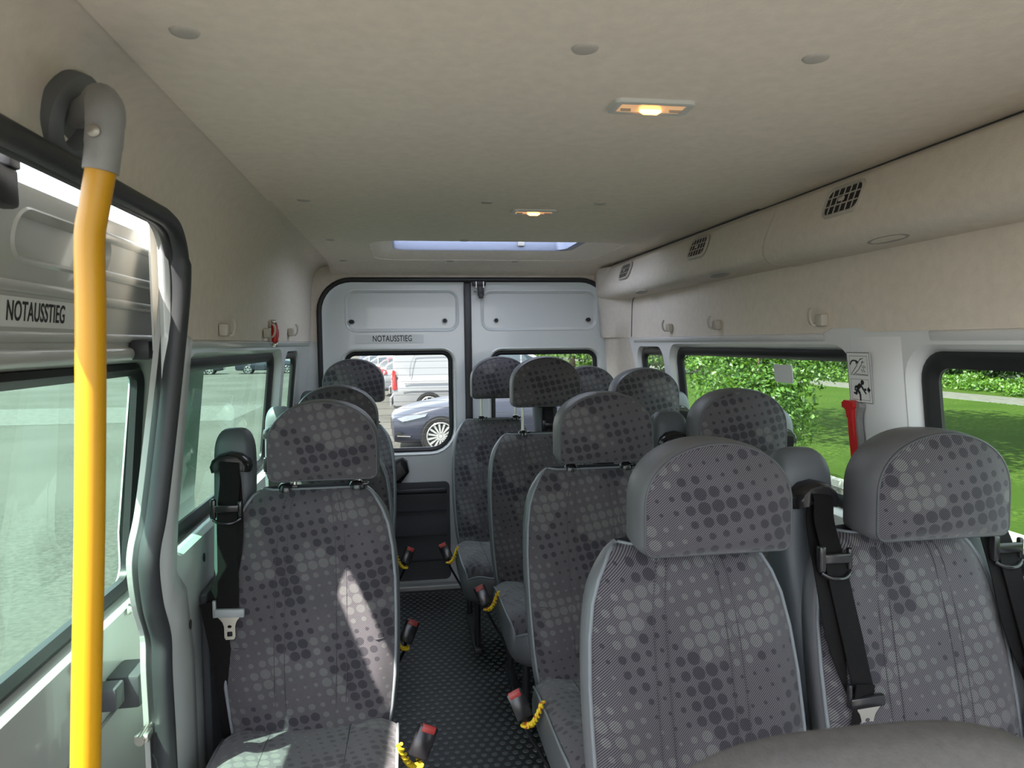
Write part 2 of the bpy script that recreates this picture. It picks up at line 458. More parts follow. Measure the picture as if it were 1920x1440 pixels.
# outer roof above the headliner (blocks the sun)
rf = struct('roof')
bm = sheet([(-.90, YF), (.90, YF), (.90, 4.0), (-.90, 4.0)], [rrect(HX0, HY0, HX1, HY1, .05)], lambda x, y: (x, y, 1.90 - .06*(abs(x)/.9)**4), cu=(-.7, -.5, .5, .7), thick=.01)
build('roof_skin', bm, M_PAINT, rf)

# roof hatch
def hatch_mat():
    m = bpy.data.materials.new('hatch_translucent'); m.use_nodes = True; n = m.node_tree.nodes; n.clear()
    o = n.new('ShaderNodeOutputMaterial'); t = n.new('ShaderNodeBsdfTranslucent'); t.inputs[0].default_value = (.32, .36, .45, 1)
    m.node_tree.links.new(t.outputs[0], o.inputs[0]); return m
h = struct('window_7')
bm = bmesh.new()
def hz(pts, z): return [(p[0], p[1], z) for p in pts]
ring(bm, [hz(rrect(HX0-.10, HY0-.02, HX1+.16, HY1+.10, .12), 1.793), hz(rrect(HX0-.085, HY0-.01, HX1+.14, HY1+.085, .11), 1.796),
          hz(rrect(HX0-.05, HY0+.0, HX1+.08, HY1+.04, .09), 1.812), hz(rrect(HX0-.01, HY0+.01, HX1+.03, HY1+.0, .07), 1.828)])
build('well', bm, M_LINER, h, smooth=60)
bm = bmesh.new()
ring(bm, [hz(rrect(HX0-.01, HY0+.01, HX1+.03, HY1+.0, .07), 1.828), hz(rrect(HX0+.0, HY0+.012, HX1+.0, HY1-.005, .06), 1.834), hz(rrect(HX0+.0, HY0+.012, HX1+.0, HY1-.005, .06), 1.90)])
build('frame', bm, mat('hatch_frame', (.30, .33, .42), .4), h, smooth=60)
bm = bmesh.new(); ring(bm, [hz(rrect(HX0-.02, HY0-.02, HX1+.02, HY1+.02, .06), 1.925), hz(rrect(HX0+.06, HY0+.06, HX1-.06, HY1-.06, .04), 1.945)], False, True)
build('dome_pane', bm, hatch_mat(), h, smooth=40)
bm = bmesh.new(); box(bm, (.25, 3.545, 1.86), (.035, .012, .02), bevel=.003); build('catch', bm, M_BEIGED, h)

# side liners: felt from above the windows, curved into the ceiling
PROF = [(.832, 1.385), (.829, 1.50), (.825, 1.62), (.820, 1.68), (.812, 1.72), (.797, 1.753), (.775, 1.776), (.748, 1.787), (.715, 1.790)]
SL = [0]
for (a, b) in zip(PROF[:-1], PROF[1:]): SL.append(SL[-1] + math.hypot(b[0]-a[0], b[1]-a[1]))
def prof_at(s, P_=PROF, L=SL):
    s = min(max(s, 0), L[-1])
    for i in range(len(L)-1):
        if s <= L[i+1] + 1e-9:
            t = (s-L[i])/(L[i+1]-L[i]); return (P_[i][0]+(P_[i+1][0]-P_[i][0])*t, P_[i][1]+(P_[i+1][1]-P_[i][1])*t)
SD = 1.628-1.385   # s of the door opening's top
wl = struct('wall_left')
ac = [(1.56+.11*math.sin(R(a)), SD-.11+.11*math.cos(R(a))) for a in range(0, 91, 15)]
ol = [(3.93, 0), (3.93, SL[-1]), (YF, SL[-1]), (YF, SD)] + ac + [(1.67, 0)]
def lmap(sx):
    def f(y, s):
        x, z = prof_at(s)
        return (sx*x, y, z)
    return f
bm = sheet(ol, f=lmap(-1), cv=SL[1:-1], thick=.012)
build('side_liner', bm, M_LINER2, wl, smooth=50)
wr = struct('wall_right')
RP = [(.832, 1.385), (.835, 1.50), (.836, 1.62)]
bm = sheet([(3.62, 0.0), (3.62, .235), (YF, .235), (YF, 0), (1.66, 0), (1.70, .012), (1.82, .012), (1.86, 0)], f=lambda y, s: (.832+.004*s/.235, y, 1.385+s), thick=-.012)
build('side_liner', bm, M_LINER2, wr)

# painted lower side walls with the window openings
def wall_map(sx, off=0):
    return lambda y, z: (sx*(xw(z)+off), y, z)
WB = (1.77, .885, 3.05, 1.325, .055)      # y0 z0 y1 z1 r
WC = (3.17, .885, 3.50, 1.320, .05)
WA = (.35, .885, 1.515, 1.325, .06)
def grow(wd, g): return rrect(wd[0]-g, wd[1]-g, wd[2]+g, wd[3]+g, wd[4]+g)
SILL = .9
bm = sheet([(1.66, 0), (3.94, 0), (3.94, 1.40), (1.66, 1.40)], [grow(WB, .028), grow(WC, .022)], wall_map(-1), cv=(SILL,), thick=.004)
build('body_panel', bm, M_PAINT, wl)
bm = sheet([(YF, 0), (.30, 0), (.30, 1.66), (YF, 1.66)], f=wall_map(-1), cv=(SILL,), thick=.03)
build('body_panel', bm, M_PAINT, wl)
bm = sheet([(YF, 0), (3.94, 0), (3.94, 1.40), (YF, 1.40)], [grow(WA, .028), grow(WB, .028), grow(WC, .022)], wall_map(1), cv=(SILL,), thick=-.004)
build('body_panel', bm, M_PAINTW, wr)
# outer skin above the windows, so no light leaks behind the liners
for sx, par in ((-1, wl), (1, wr)):
    y0 = 1.70 if sx < 0 else YF
    bm = sheet([(y0, 1.36), (3.97, 1.36), (3.97, 1.86), (y0, 1.86)], f=lambda y, z, sx=sx: (sx*(.895-.0*z), y, z), thick=.004)
    build('outer_skin', bm, M_PAINT, par)
bm = sheet([(YF, 1.70), (1.75, 1.70), (1.75, 1.86), (YF, 1.86)], f=lambda y, z: (-.87, y, z), thick=.004)
build('roof_rail', bm, M_PAINT, wl)

def side_window(name, sx, wd, gl, deep=.05, lip=.022):
    o = struct(name)
    def lp(g, off): return [(sx*(xw(z)+off), y, z) for (y, z) in grow(wd, g)]
    bm = bmesh.new(); ring(bm, [lp(.028 if wd is not WC else .022, 0), lp(.02, .012), lp(.012, .03), lp(.012, deep)])
    build('reveal', bm, M_PAINT if sx < 0 else M_PAINTW, o, smooth=60)
    bm = bmesh.new(); ring(bm, [lp(.014, deep-.014), lp(.004, deep-.018), lp(-.010, deep-.012), lp(-lip, deep-.002), lp(-lip, deep+.006), lp(.014, deep+.006)])
    build('seal', bm, M_RUB, o, smooth=50)
    bm = bmesh.new(); disc(bm, lp(-.002, deep+.001)); build('pane', bm, gl, o)
    return o
side_window('window_1', -1, WB, G_SIDE, .045)
side_window('window_2', -1, WC, G_SIDE, .022, .014)
side_window('window_3', 1, WA, G_RIGHT, .045, .028)
w4 = side_window('window_4', 1, WB, G_RIGHT, .045)
side_window('window_5', 1, WC, G_RIGHT, .034)
# reflection on the big right pane, painted as a flat white patch
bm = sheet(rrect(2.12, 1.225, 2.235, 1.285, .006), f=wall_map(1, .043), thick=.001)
tag(build('window_reflection', bm, M_WHT, None), 'small white patch painted as a reflection near the top of the right window', 'label')
# roof drip folds: pressed rail above the windows, both sides
for sx, par, ya, yb in ((-1, wl, 1.72, 3.88), (1, wr, 1.86, 3.55), (1, wr, YF, 1.45)):
    bm = bmesh.new(); secs = []
    for y in (ya, ya+.05, yb-.05, yb):
        k = 0 if y in (ya, yb) else 1
        secs.append([(sx*(xw(1.384)-.001), y, 1.385), (sx*(xw(1.38)-.004-.008*k), y, 1.379), (sx*(xw(1.368)-.002-.008*k), y, 1.367), (sx*xw(1.36), y, 1.361)])
    loft(bm, secs, False); build('pressed_rail', bm, M_PAINT if sx < 0 else M_PAINTW, par, smooth=60)
# rounded pillar between the right windows
bm = bmesh.new(); secs = []
for z in (.3, .86, .95, 1.1, 1.25, 1.30, 1.345, 1.372):
    k = {1.25: .95, 1.30: .75, 1.345: .35, 1.372: .03}.get(z, 1)
    secs.append([(xw(z)-.0005, 1.546, z), (xw(z)-.018*k, 1.565, z), (xw(z)-.030*k, 1.60, z), (xw(z)-.030*k, 1.655, z), (xw(z)-.020*k, 1.705, z), (xw(z)-.0005, 1.742, z)])
loft(bm, secs, False); build('pillar', bm, M_PAINTW, wr, smooth=70)
# pillar behind the sliding door, with its stamped holes
bm = bmesh.new(); secs = []
for z in (0, .3, .6, .78, .855, .97, 1.2, 1.33, 1.386, 1.40, 1.60):
    xo = -xw(min(z, 1.386)); k = 1 if z < 1.39 else 0
    ye = 1.742 if z > .85 else 1.742 + .13*min(1, (.86-z)/.12)
    secs.append([(xo-.024, 1.636, z), (xo-.012, 1.622, z), (xo+.006*k, 1.628, z), (xo+.018*k, 1.66, z), (xo+.020*k, .4*1.66+.6*ye, z), (xo+.010*k, ye-.02, z), (xo+.0005*k, ye, z)])
loft(bm, secs, False); build('pillar', bm, M_PAINT, wl, smooth=70)
for (y, z) in ((1.80, .69), (1.78, .615), (1.99, .80)):
    bm = bmesh.new(); lathe(bm, [(0, 0), (.009, 0), (.010, .002)], 16, 'X'); o = build('stamped_hole', bm, M_INK, wl, loc=(-xw(z)+(.0175 if y < 1.9 else .003), y, z))
    o.scale = (1, .8, 1.25)
# black lower trim behind the left seats
bm = bmesh.new(); box(bm, (-.875, 2.92, .36), (.02, 1.98, .72), bevel=.006); build('kick_panel', bm, M_DARK, wl)
# rear wall frame around the doors
DO = rrect(-.785, .0, .815, 1.712, (.01, .01, .17, .17), 8)
wb = struct('wall_back')
XS = [(-.895, -.05), (.895, -.05), (.895, 1.5), (.87, 1.84), (-.87, 1.84), (-.895, 1.5)]
bm = sheet(XS, [[(p[0], p[1]+.001) for p in DO]], lambda x, z: (x, 3.925, z), thick=.008)
build('door_surround', bm, M_PAINT, wb)
bm = sheet([(-.88, 1.385)] + [(p[0]-.001 if p[0] < 0 else p[0]+.001, p[1]+.001) for p in reversed(DO) if p[1] > 1.39] + [(.88, 1.385), (.88, 1.83), (-.88, 1.83)] if False else
           [(-.88, 1.385), (-.788, 1.385)] + [(p[0], p[1]+.002) for p in reversed(DO[17:]) if p[1] > 1.39] + [(.818, 1.385), (.88, 1.385), (.88, 1.82), (-.88, 1.82)], f=lambda x, z: (x, 3.917, z), thick=.006)
build('corner_liner', bm, M_LINER2, wb)
bm = bmesh.new(); tube(bm, [(p[0], 3.914, p[1]+.002) for p in DO], .014, 8, closed=True); build('rubber_seal', bm, M_RUB, wb, smooth=180)
# rear right corner: felt covered column that the duct runs down
bm = bmesh.new(); secs = []
for z, k in ((.85, -.075), (1.384, -.045), (1.389, -.026), (1.50, -.018), (1.60, -.004), (1.70, .01), (1.77, .015)):
    secs.append([(min(.868, x - k*q), y, z) for x, y, q in ((.752, 3.93, 1), (.740, 3.905, 1), (.745, 3.86, .9), (.762, 3.79, .75), (.790, 3.71, .5), (.818, 3.64, .3), (.840, 3.58, .15), (.866, 3.54, 0))])
loft(bm, secs, False); build('corner_column', bm, M_LINER2, wb, smooth=60)

# ------------------------------------------------------------------ rear doors
def rear_door(name, x0, x1, cut, win, pan, rads):
    o = struct(name)
    r = (.01, .01, .165 if cut > 0 else .01, .01 if cut > 0 else .165)
    yd = YR
    f = lambda off: (lambda x, z: (x, yd+off, z))
    wh = rrect(win[0]-.03, win[1]-.03, win[2]+.03, win[3]+.03, tuple(q+.03 for q in rads))
    pn = rrect(*pan, .06)
    bm = sheet(rrect(x0, .01, x1, 1.73, r, 8), [wh, pn], f(0), thick=.004)
    build('door_skin', bm, M_PAINT, o)
    lp = lambda g, off: [(p[0], yd+off, p[1]) for p in rrect(win[0]-g, win[1]-g, win[2]+g, win[3]+g, tuple(q+g for q in rads))]
    bm = bmesh.new(); ring(bm, [lp(.03, 0), lp(.022, -.004), lp(.012, .008), lp(.008, .03)]); build('reveal', bm, M_PAINT, o, smooth=60)
    bm = bmesh.new(); ring(bm, [lp(.009, .018), lp(0, .012), lp(-.014, .020), lp(-.014, .032), lp(.009, .034)]); build('seal', bm, M_RUB, o, smooth=50)
    bm = bmesh.new(); disc(bm, lp(-.002, .027)); build('pane', bm, G_REAR, o)
    bm = bmesh.new()
    k = 0
    z = win[1]+.05
    while z < win[3]-.02:
        box(bm, ((win[0]+win[2])/2, yd+.0255, z), (win[2]-win[0]-.03, .0008, .0016)); z += .037
    build('heating_wires', bm, M_BEIGED, o, kind='stuff')
    pl = lambda g, off: [(p[0], yd+off, p[1]) for p in rrect(pan[0]-g, pan[1]-g, pan[2]+g, pan[3]+g, .06+g)]
    bm = bmesh.new(); ring(bm, [pl(0, 0), pl(-.004, -.003), pl(-.010, -.001), pl(-.02, .010)], False, True); build('pressed_panel', bm, M_PAINT, o, smooth=45)
    return o
d1 = rear_door('door_1', -.800, -.008, -1, (-.655, .775, -.085, 1.318), (-.655, 1.432, -.035, 1.665), (.06, .12, .05, .05))
d2 = rear_door('door_2', .030, .832, 1, (.15, .775, .745, 1.312), (.085, 1.432, .755, 1.66), (.12, .06, .05, .05))
def dark_hole(par, x, z, sx=1.0):
    bm = bmesh.new(); lathe(bm, [(.016, .004), (.0145, 0), (.012, .001), (.012, .006), (0, .006)], 18, 'Y'); o = build('grommet', bm, M_PAINT, par, smooth=40, loc=(x, YR-.003, z)); o.scale = (sx, 1, 1)
    bm = bmesh.new(); lathe(bm, [(0, -.001), (.0115, -.001), (.0115, .002)], 18, 'Y'); o = build('fixing_hole', bm, M_INK, par, loc=(x, YR-.003, z)); o.scale = (sx, 1, 1)
dark_hole(d1, -.620, 1.490, 1.3); dark_hole(d1, -.115, 1.492)
dark_hole(d2, .172, 1.492); dark_hole(d2, .700, 1.492, 1.3)
# middle gap seal
bm = bmesh.new(); box(bm, (.012, YR-.006, .86), (.040, .03, 1.70), bevel=.008); build('rubber_seal', bm, M_RUB, d1, smooth=40)
# lower card panel of the left door, pull handle, plastic lock cover
bm = sheet(rrect(-.70, .045, -.105, .598, .03), f=lambda x, z: (x, YR-.012, z), thick=-.010)
build('card_panel', bm, M_DARK, d1)
bm = bmesh.new()
for z in (.16, .30, .44): box(bm, (-.40, YR-.022, z), (.55, .006, .012), bevel=.002)
o = build('card_rib', bm, M_BLK, d1)
bm = bmesh.new(); box(bm, (-.27, YR-.045, .555), (.30, .02, .03), bevel=.009, seg=3); box(bm, (-.40, YR-.03, .555), (.03, .03, .024), bevel=.004); box(bm, (-.14, YR-.03, .555), (.03, .03, .024), bevel=.004)
build('pull_handle', bm, M_BLK, d1, smooth=40)
bm = bmesh.new(); secs = []
for yy, g in ((YR-.002, 0), (YR-.035, .004), (YR-.045, .02)):
    secs.append([(-.42+g, yy, .72-g), (-.36-g, yy, .74-g), (-.335-g, yy, .72-g), (-.325-g, yy, .66), (-.37-g, yy, .60+g), (-.42+g, yy, .60+g)])
loft(bm, secs, True, False, True); build('lock_cover', bm, M_BLKG, d1, smooth=30)
bm = bmesh.new(); secs = []
for yy, g in ((YR-.002, 0), (YR-.035, .004), (YR-.045, .02)):
    secs.append([(-.06+g*.3, yy, .70-g), (-.03-g*.3, yy, .735-g), (-.012, yy, .73-g), (-.012, yy, .62+g), (-.03, yy, .61+g)])
loft(bm, secs, True, False, True); build('latch_cover', bm, M_BLKG, d1, smooth=30)
bm = sheet(rrect(.12, .045, .74, .598, .03), f=lambda x, z: (x, YR-.012, z), thick=-.010)
build('card_panel', bm, M_DARK, d2)
# top latch on the right rear door
bm = bmesh.new(); box(bm, (.075, YR-.03, 1.695), (.075, .03, .028), bevel=.004); box(bm, (.085, YR-.028, 1.655), (.034, .022, .06), bevel=.005); box(bm, (.085, YR-.03, 1.625), (.026, .02, .025), bevel=.004)
lt = build('latch', bm, M_BLK, d2, smooth=40)
bm = bmesh.new(); box(bm, (.058, YR-.044, 1.69), (.004, .004, .04)); box(bm, (.098, YR-.044, 1.69), (.004, .004, .04)); tube(bm, [(.045, YR-.03, 1.655), (.058, YR-.03, 1.655)], .008, 10)
build('latch_bracket', bm, M_CHROME, lt)

# NOTAUSSTIEG plates
def plate(name, label, o_, xax, nrm, w_, h_, size, shift=0.0, sx=.72):
    p = thing(name, label, 'sign', o_)
    xa = Vector(xax).normalized(); nn = Vector(nrm).normalized(); up = nn.cross(xa).normalized()
    bm = sheet(rrect(-w_/2, -h_/2, w_/2, h_, .002) if False else rrect(-w_/2, -h_/2, w_/2, h_/2, .002), f=lambda u, v: tuple(xa*u + up*v + nn*.0006))
    build('backing', bm, mat('sticker_film', (.66, .68, .66), .35), p)
    M = Matrix.Identity(4)
    for i in range(3): M[i][0], M[i][1], M[i][2], M[i][3] = xa[i], up[i], nn[i], (xa*shift + nn*.0012)[i]
    text('lettering', 'NOTAUSSTIEG', size, p, M_INK, M, sx)
    return p
plate('emergency_exit_sign', 'NOTAUSSTIEG sticker in black capitals on the left white rear door', (-.415, YR-.0035, 1.396), (1, 0, 0), (0, -1, 0), .36, .045, .046, .012, .68)

# ------------------------------------------------------------------ sliding door, standing half open outside the opening
sd_ = struct('door_3')
def dmap(off=0):
    def f(y, z):
        x = xw(z)+.12
        if z > 1.45: x -= (z-1.45)*.10
        return (-(x+off), y, z)
    return f
DW = (1.10, .775, 1.905, 1.315, .05)
d_out = rrect(1.02, .05, 2.36, 1.622, (.05, .05, .16, .16), 8)
ov = rrect(1.195, 1.505, 1.56, 1.592, .043, 8)
ribs = [(1.60, 1.585), (1.60, 1.512), (1.60, 1.462), (1.14, 1.462)]
bm = sheet(d_out, [grow(DW, .03), ov], dmap(), cv=(.9, 1.45, 1.55), thick=.006)
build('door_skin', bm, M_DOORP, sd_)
bm = sheet(d_out, [grow(DW, .0)], dmap(.055), cv=(.9, 1.45, 1.55), thick=.004)
build('outer_skin', bm, M_PAINT, sd_)
def dl(g, off):
    return [dmap(off)(y, z) for (y, z) in grow(DW, g)]
bm = bmesh.new(); ring(bm, [dl(.03, 0), dl(.02, .012), dl(.012, .05)]); build('reveal', bm, M_DOORP, sd_, smooth=60)
bm = bmesh.new(); ring(bm, [dl(.014, .028), dl(0, .02), dl(-.016, .032), dl(-.016, .048), dl(.014, .052)]); build('seal', bm, M_RUB, sd_, smooth=50)
bm = bmesh.new(); disc(bm, dl(-.002, .04)); build('pane', bm, G_SIDE, sd_)
bm = bmesh.new()
ovl = lambda g, off: [dmap(off)(y, z) for (y, z) in rrect(1.195+g, 1.505+g, 1.56-g, 1.592-g, .043-g, 8)]
ring(bm, [ovl(0, 0), ovl(.004, -.004), ovl(.010, .004), ovl(.014, .014)], False, True); build('pressed_panel', bm, M_DOORP, sd_, smooth=45)
for (y0, y1, z) in ((1.50, 2.05, 1.588), (1.05, 1.56, 1.468), (1.50, 2.05, 1.515), (1.48, 2.05, 1.462), (1.05, 2.05, 1.388)):
    bm = bmesh.new(); secs = []
    for k in range(9):
        a = PI*k/8
        secs.append([dmap(-.007*math.sin(a))(yy, z+.010*math.cos(a)) for yy in (y0, y1)])
    loft(bm, secs, False); build('pressed_rib', bm, M_DOORP, sd_, smooth=60)
bm = bmesh.new(); secs = []
for k in range(9):
    a = PI*k/8
    secs.append([dmap(-.016*math.sin(a))(yy, 1.353+.016*math.cos(a)) for yy in (1.05, 2.2)])
loft(bm, secs, False); build('waist_fold', bm, M_DOORP, sd_, smooth=60)
bm = bmesh.new(); box(bm, (-.935, 1.80, 1.362), (.045, .16, .045), bevel=.006); build('rubber_buffer', bm, M_BLK, sd_, smooth=40)
bm = bmesh.new(); box(bm, (-.975, 1.70, .60), (.07, .10, .075), bevel=.008); box(bm, (-.985, 1.60, .62), (.05, .05, .05), bevel=.006); build('lock_housing', bm, M_DARK, sd_, smooth=40)
for (y, z) in ((1.52, .72), (1.78, .745)):
    bm = bmesh.new(); lathe(bm, [(0, .008), (.009, .007), (.012, .002), (.014, 0)], 16, 'X'); build('screw', bm, M_CHROME, sd_, smooth=50, loc=(-1.002, y, z))
bm = sheet(rrect(1.1, .10, 2.2, .55, .03), f=lambda y, z: (-1.0, y, z), thick=.008); build('card_panel', bm, mat('door_card', (.36, .36, .35), .5), sd_)
nx = Vector(dmap()(1.2, 1.43)) - Vector(dmap()(1.2, 1.41)); nx.normalize()
nrm = Vector((0, 1, 0)).cross(nx).normalized()
if nrm.x < 0: nrm = -nrm
plate('emergency_exit_sign', 'NOTAUSSTIEG sticker in black capitals on the sliding door panel', Vector(dmap(-.001)(1.30, 1.428)), (0, 1, 0), nrm, .30, .048, .045, .008, .63)
# ventilation hardware at the front top of the door
bm = bmesh.new(); box(bm, (-.90, 1.10, 1.60), (.03, .08, .06), bevel=.008); box(bm, (-.89, 1.12, 1.645), (.02, .03, .04), bevel=.004); build('roller_bracket', bm, M_BLK, sd_, smooth=40)

# opening edge: rubber seal and painted flange
def sealx(z):
    return -( .80 + (1.64-z)*.085 if z > .97 else .857+.012 )
t1 = struct('trim_1')
path = [(-.803, YF, 1.626), (-.803, .8, 1.626), (-.803, 1.40, 1.626), (-.804, 1.52, 1.624), (-.808, 1.59, 1.606), (-.813, 1.635, 1.560), (-.820, 1.648, 1.485), (-.832, 1.640, 1.37), (-.848, 1.615, 1.20), (-.866, 1.585, 1.02), (-.874, 1.560, .95), (-.876, 1.553, .90), (-.876, 1.570, .82), (-.875, 1.605, .74), (-.874, 1.60, .66), (-.872, 1.60, .5), (-.87, 1.60, .2), (-.87, 1.60, .02)]
sp = smooth_path(path, 5)
bm = bmesh.new(); tube(bm, sp, [.021 if p.z < 1.55 else .017 for p in sp], 12); build('rubber_seal', bm, M_SEAL, t1, smooth=180)
bm = bmesh.new(); tube(bm, [p + Vector((-.020, .006, -.002)) for p in sp], .015, 8); build('inner_lip', bm, M_RUB, t1, smooth=180)
bm = bmesh.new(); strip(bm, [p + Vector((-.034, .008, .004)) for p in sp], .024, .006, Vector((1, 0, 0))); build('painted_flange', bm, M_DOORP, t1)
bm = bmesh.new(); box(bm, (-.905, 1.565, .545), (.03, .035, .018), bevel=.004); tube(bm, [(-.905, 1.54, .545), (-.905, 1.60, .545)], .010, 10); build('striker', bm, M_CHROME, t1, smooth=40)

# ------------------------------------------------------------------ air duct along the right roof edge
duct = thing('air_duct', 'long beige felt covered air duct along the right roof edge', 'duct')
DP = [(.806, 1.800), (.800, 1.775), (.788, 1.772), (.776, 1.768), (.768, 1.755), (.742, 1.68), (.735, 1.65), (.738, 1.625), (.752, 1.606), (.775, 1.595), (.84, 1.590)]
def duct_section(y0, y1, g, end=True):
    bm = bmesh.new(); secs = []
    for (y, k) in ((y0, 0), (y0+.0, 1), (y1-.02, 1), (y1-.006, .7), (y1, 0)):
        secs.append([(min(.85, x - (g*k if x < .79 else 0)), y + (.03*(1-(z-1.6)/.2) if y > 2.2*0+y1-.03 else 0), z - (g*k*.4 if z < 1.63 else 0)) for (x, z) in DP])
    loft(bm, secs, False); return bm
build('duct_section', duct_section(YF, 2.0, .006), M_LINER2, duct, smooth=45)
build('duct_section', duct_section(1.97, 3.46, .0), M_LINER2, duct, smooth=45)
bm = bmesh.new(); secs = []
for k in range(9):
    t = k/8; y = 3.42 + .48*t
    drop = 0
    secs.append([(min(.862, x + .002 - .004*t), y, z - drop*(1 if z < 1.64 else .5 if z < 1.7 else .15 if z < 1.76 else 0)) for (x, z) in DP])
loft(bm, secs, False); build('duct_end', bm, M_LINER2, duct, smooth=60)
bm = bmesh.new(); tube(bm, [(.803, YF, 1.786), (.803, 3.9, 1.786)], .004, 6); build('joint_line', bm, M_DARK, duct)
bm = bmesh.new(); tube(bm, smooth_path([(.8335, 3.52, 1.592), (.8335, 3.545, 1.585), (.8335, 3.560, 1.56), (.833, 3.566, 1.50), (.831, 3.568, 1.39)], 4), .0028, 6); build('joint_line', bm, M_DARK, duct)
# vents
fd = Vector((.768-.742, 0, 1.755-1.68)).normalized()          # up along the duct face
fn = Vector((-fd.z, 0, fd.x))                                 # out of the face, into the cabin
fy = Vector((0, -1, 0))
def vent(y):
    c = Vector((.7535, y, 1.712))
    def W3(u, v, d): return tuple(c + fy*u + fd*v + fn*d)
    bm = bmesh.new()
    def lp(g, d): return [W3(p[0], p[1], d) for p in rrect(-.072-g, -.036-g, .072+g, .036+g, .022+g)]
    ring(bm, [lp(.007, .004), lp(.006, .009), lp(-.001, .011), lp(-.004, .006), lp(-.005, .0015)])
    v = build('vent', bm, M_BEIGE, duct, smooth=45)
    bm = bmesh.new(); disc(bm, lp(-.004, .0078)); build('dark_recess', bm, M_INK, v)
    for vv in (-.0115, .0115):
        bm = bmesh.new(); box(bm, c+fd*vv+fn*.0095, (.003, .134, .0022), Matrix((fn, -fy, fd)).transposed()); build('slat', bm, M_BEIGE, v)
    for uu in (-.048, -.024, 0, .024, .048):
        bm = bmesh.new(); box(bm, c+fy*uu+fn*.009, (.0022, .0022, .066), Matrix((fn, -fy, fd)).transposed()); build('slat', bm, M_BEIGE, v)
    bm = bmesh.new(); box(bm, c+fn*.012, (.004, .022, .010), Matrix((fn, -fy, fd)).transposed(), bevel=.0015); build('knob', bm, M_BEIGE, v)
for y in (1.645, 2.53, 3.41): vent(y)
for y in (1.50, 2.38, 3.22):
    bm = bmesh.new(); lathe(bm, [(.06, 0), (.055, -.006), (.045, -.006), (.03, -.002), (0, -.004)], 24)
    o = build('reading_lamp', bm, M_BEIGED, duct, smooth=50, loc=(.766, y, 1.6005)); o.scale = (.26, 1.3, 1); o.rotation_euler = (0, R(24), 0)
for y in (1.9, 2.2, 2.75, 3.1, 1.0):
    bm = bmesh.new(); lathe(bm, [(0, -.003), (.012, -.002), (.014, 0)], 14); build('fastener_cap', bm, M_CAP, duct, loc=(.782, y, 1.769)).scale = (.5, 1.2, 1)

# ------------------------------------------------------------------ ceiling lamps
M_BULB = mat('warm_bulb', (1, .6, .3), .4, emit=(1, .36, .07), es=6)
M_LENSG = mat('warm_lens', (.78, .62, .45), .3, emit=(1, .5, .2), es=.22)
def ceiling_lamp(x, y, z, label):
    L = thing('ceiling_lamp', label, 'lamp', (x, y, z), 0, 'interior ceiling lamps')
    def lp(g, zz): return [(p[0], p[1], zz) for p in rrect(-.070-g, -.030-g, .070+g, .030+g, .010+g)]
    bm = bmesh.new(); ring(bm, [lp(.005, .002), lp(.003, -.005), lp(-.003, -.007), lp(-.011, -.005), lp(-.011, .0)]); build('frame', bm, M_LENS, L, smooth=40)
    bm = bmesh.new(); box(bm, (0, 0, -.002), (.118, .040, .006), bevel=.002); build('lens', bm, M_LENSG, L)
    bm = bmesh.new(); tube(bm, [(-.020, .004, -.007), (-.012, .004, -.009), (.012, .004, -.009), (.020, .004, -.007)], [.002, .0045, .0045, .002], 10); build('bulb', bm, M_BULB, L, smooth=60)
    bm = bmesh.new(); box(bm, (-.046, .002, -.007), (.018, .003, .004)); build('contact_clip', bm, M_BEIGED, L)
    bm = bmesh.new(); box(bm, (.046, .002, -.007), (.022, .003, .004)); build('switch', bm, M_BEIGED, L)
    return L
ceiling_lamp(.102, 1.235, ZC-.005, 'lit ceiling lamp nearer the camera with glowing warm bulb')
ceiling_lamp(.082, 2.280, ZC+.000, 'lit ceiling lamp farther back, in front of the roof hatch')

# ------------------------------------------------------------------ coat hooks, red pendant
def coat_hook(x, y, z, sx, label):
    o = thing('coat_hook', label, 'hook', (x, y, z), 0, 'beige coat hooks along the liners')
    bm = bmesh.new(); box(bm, (-sx*.011, 0, 0), (.024, .036, .034), bevel=.006); build('base', bm, M_BEIGE, o, smooth=40)
    bm = bmesh.new(); strip(bm, smooth_path([(-sx*.016, .012, -.010), (-sx*.026, .018, -.012), (-sx*.033, .022, .0), (-sx*.034, .024, .020), (-sx*.028, .026, .034)], 4), .012, .006, Vector((0, 1, .2)))
    build('prong', bm, M_BEIGE, o, smooth=50)
    return o
coat_hook(.832, 3.01, 1.425, 1, 'coat hook on the right liner, the rearmost of three')
coat_hook(.832, 2.525, 1.425, 1, 'coat hook on the right liner, the middle of three')
coat_hook(.832, 1.85, 1.421, 1, 'coat hook on the right liner beside the pillar, nearest of three')
coat_hook(-.829, 2.015, 1.412, -1, 'coat hook on the left liner, nearest the sliding door')
coat_hook(-.829, 2.62, 1.412, -1, 'coat hook on the left liner just in front of the red pendant')
coat_hook(-.829, 3.16, 1.424, -1, 'coat hook on the left liner, rearmost, behind the red pendant')
rp = thing('red_pendant', 'small red tool with steel ends hung among the left coat hooks', 'tool', (-.812, 2.735, 1.413))
rt = rotm(0, 0, 0)
bm = bmesh.new(); box(bm, (0, 0, 0), (.022, .034, .070), bevel=.008, seg=3); build('handle', bm, M_REDP, rp, smooth=50)
for z in (-.042, .042):
    bm = bmesh.new(); box(bm, (0, 0, z), (.020, .030, .016), bevel=.006); build('end_cap', bm, M_CHROME, rp, smooth=50)
bm = bmesh.new(); tube(bm, [(.006, .03+.014*math.cos(a), -.0+.018*math.sin(a)) for a in [2*PI*k/14 for k in range(14)]], .002, 6, closed=True); build('key_ring', bm, M_RED, rp)
bm = bmesh.new(); box(bm, (-.018, 0, .035), (.030, .02, .03), bevel=.004); build('clip', bm, M_BEIGE, rp)

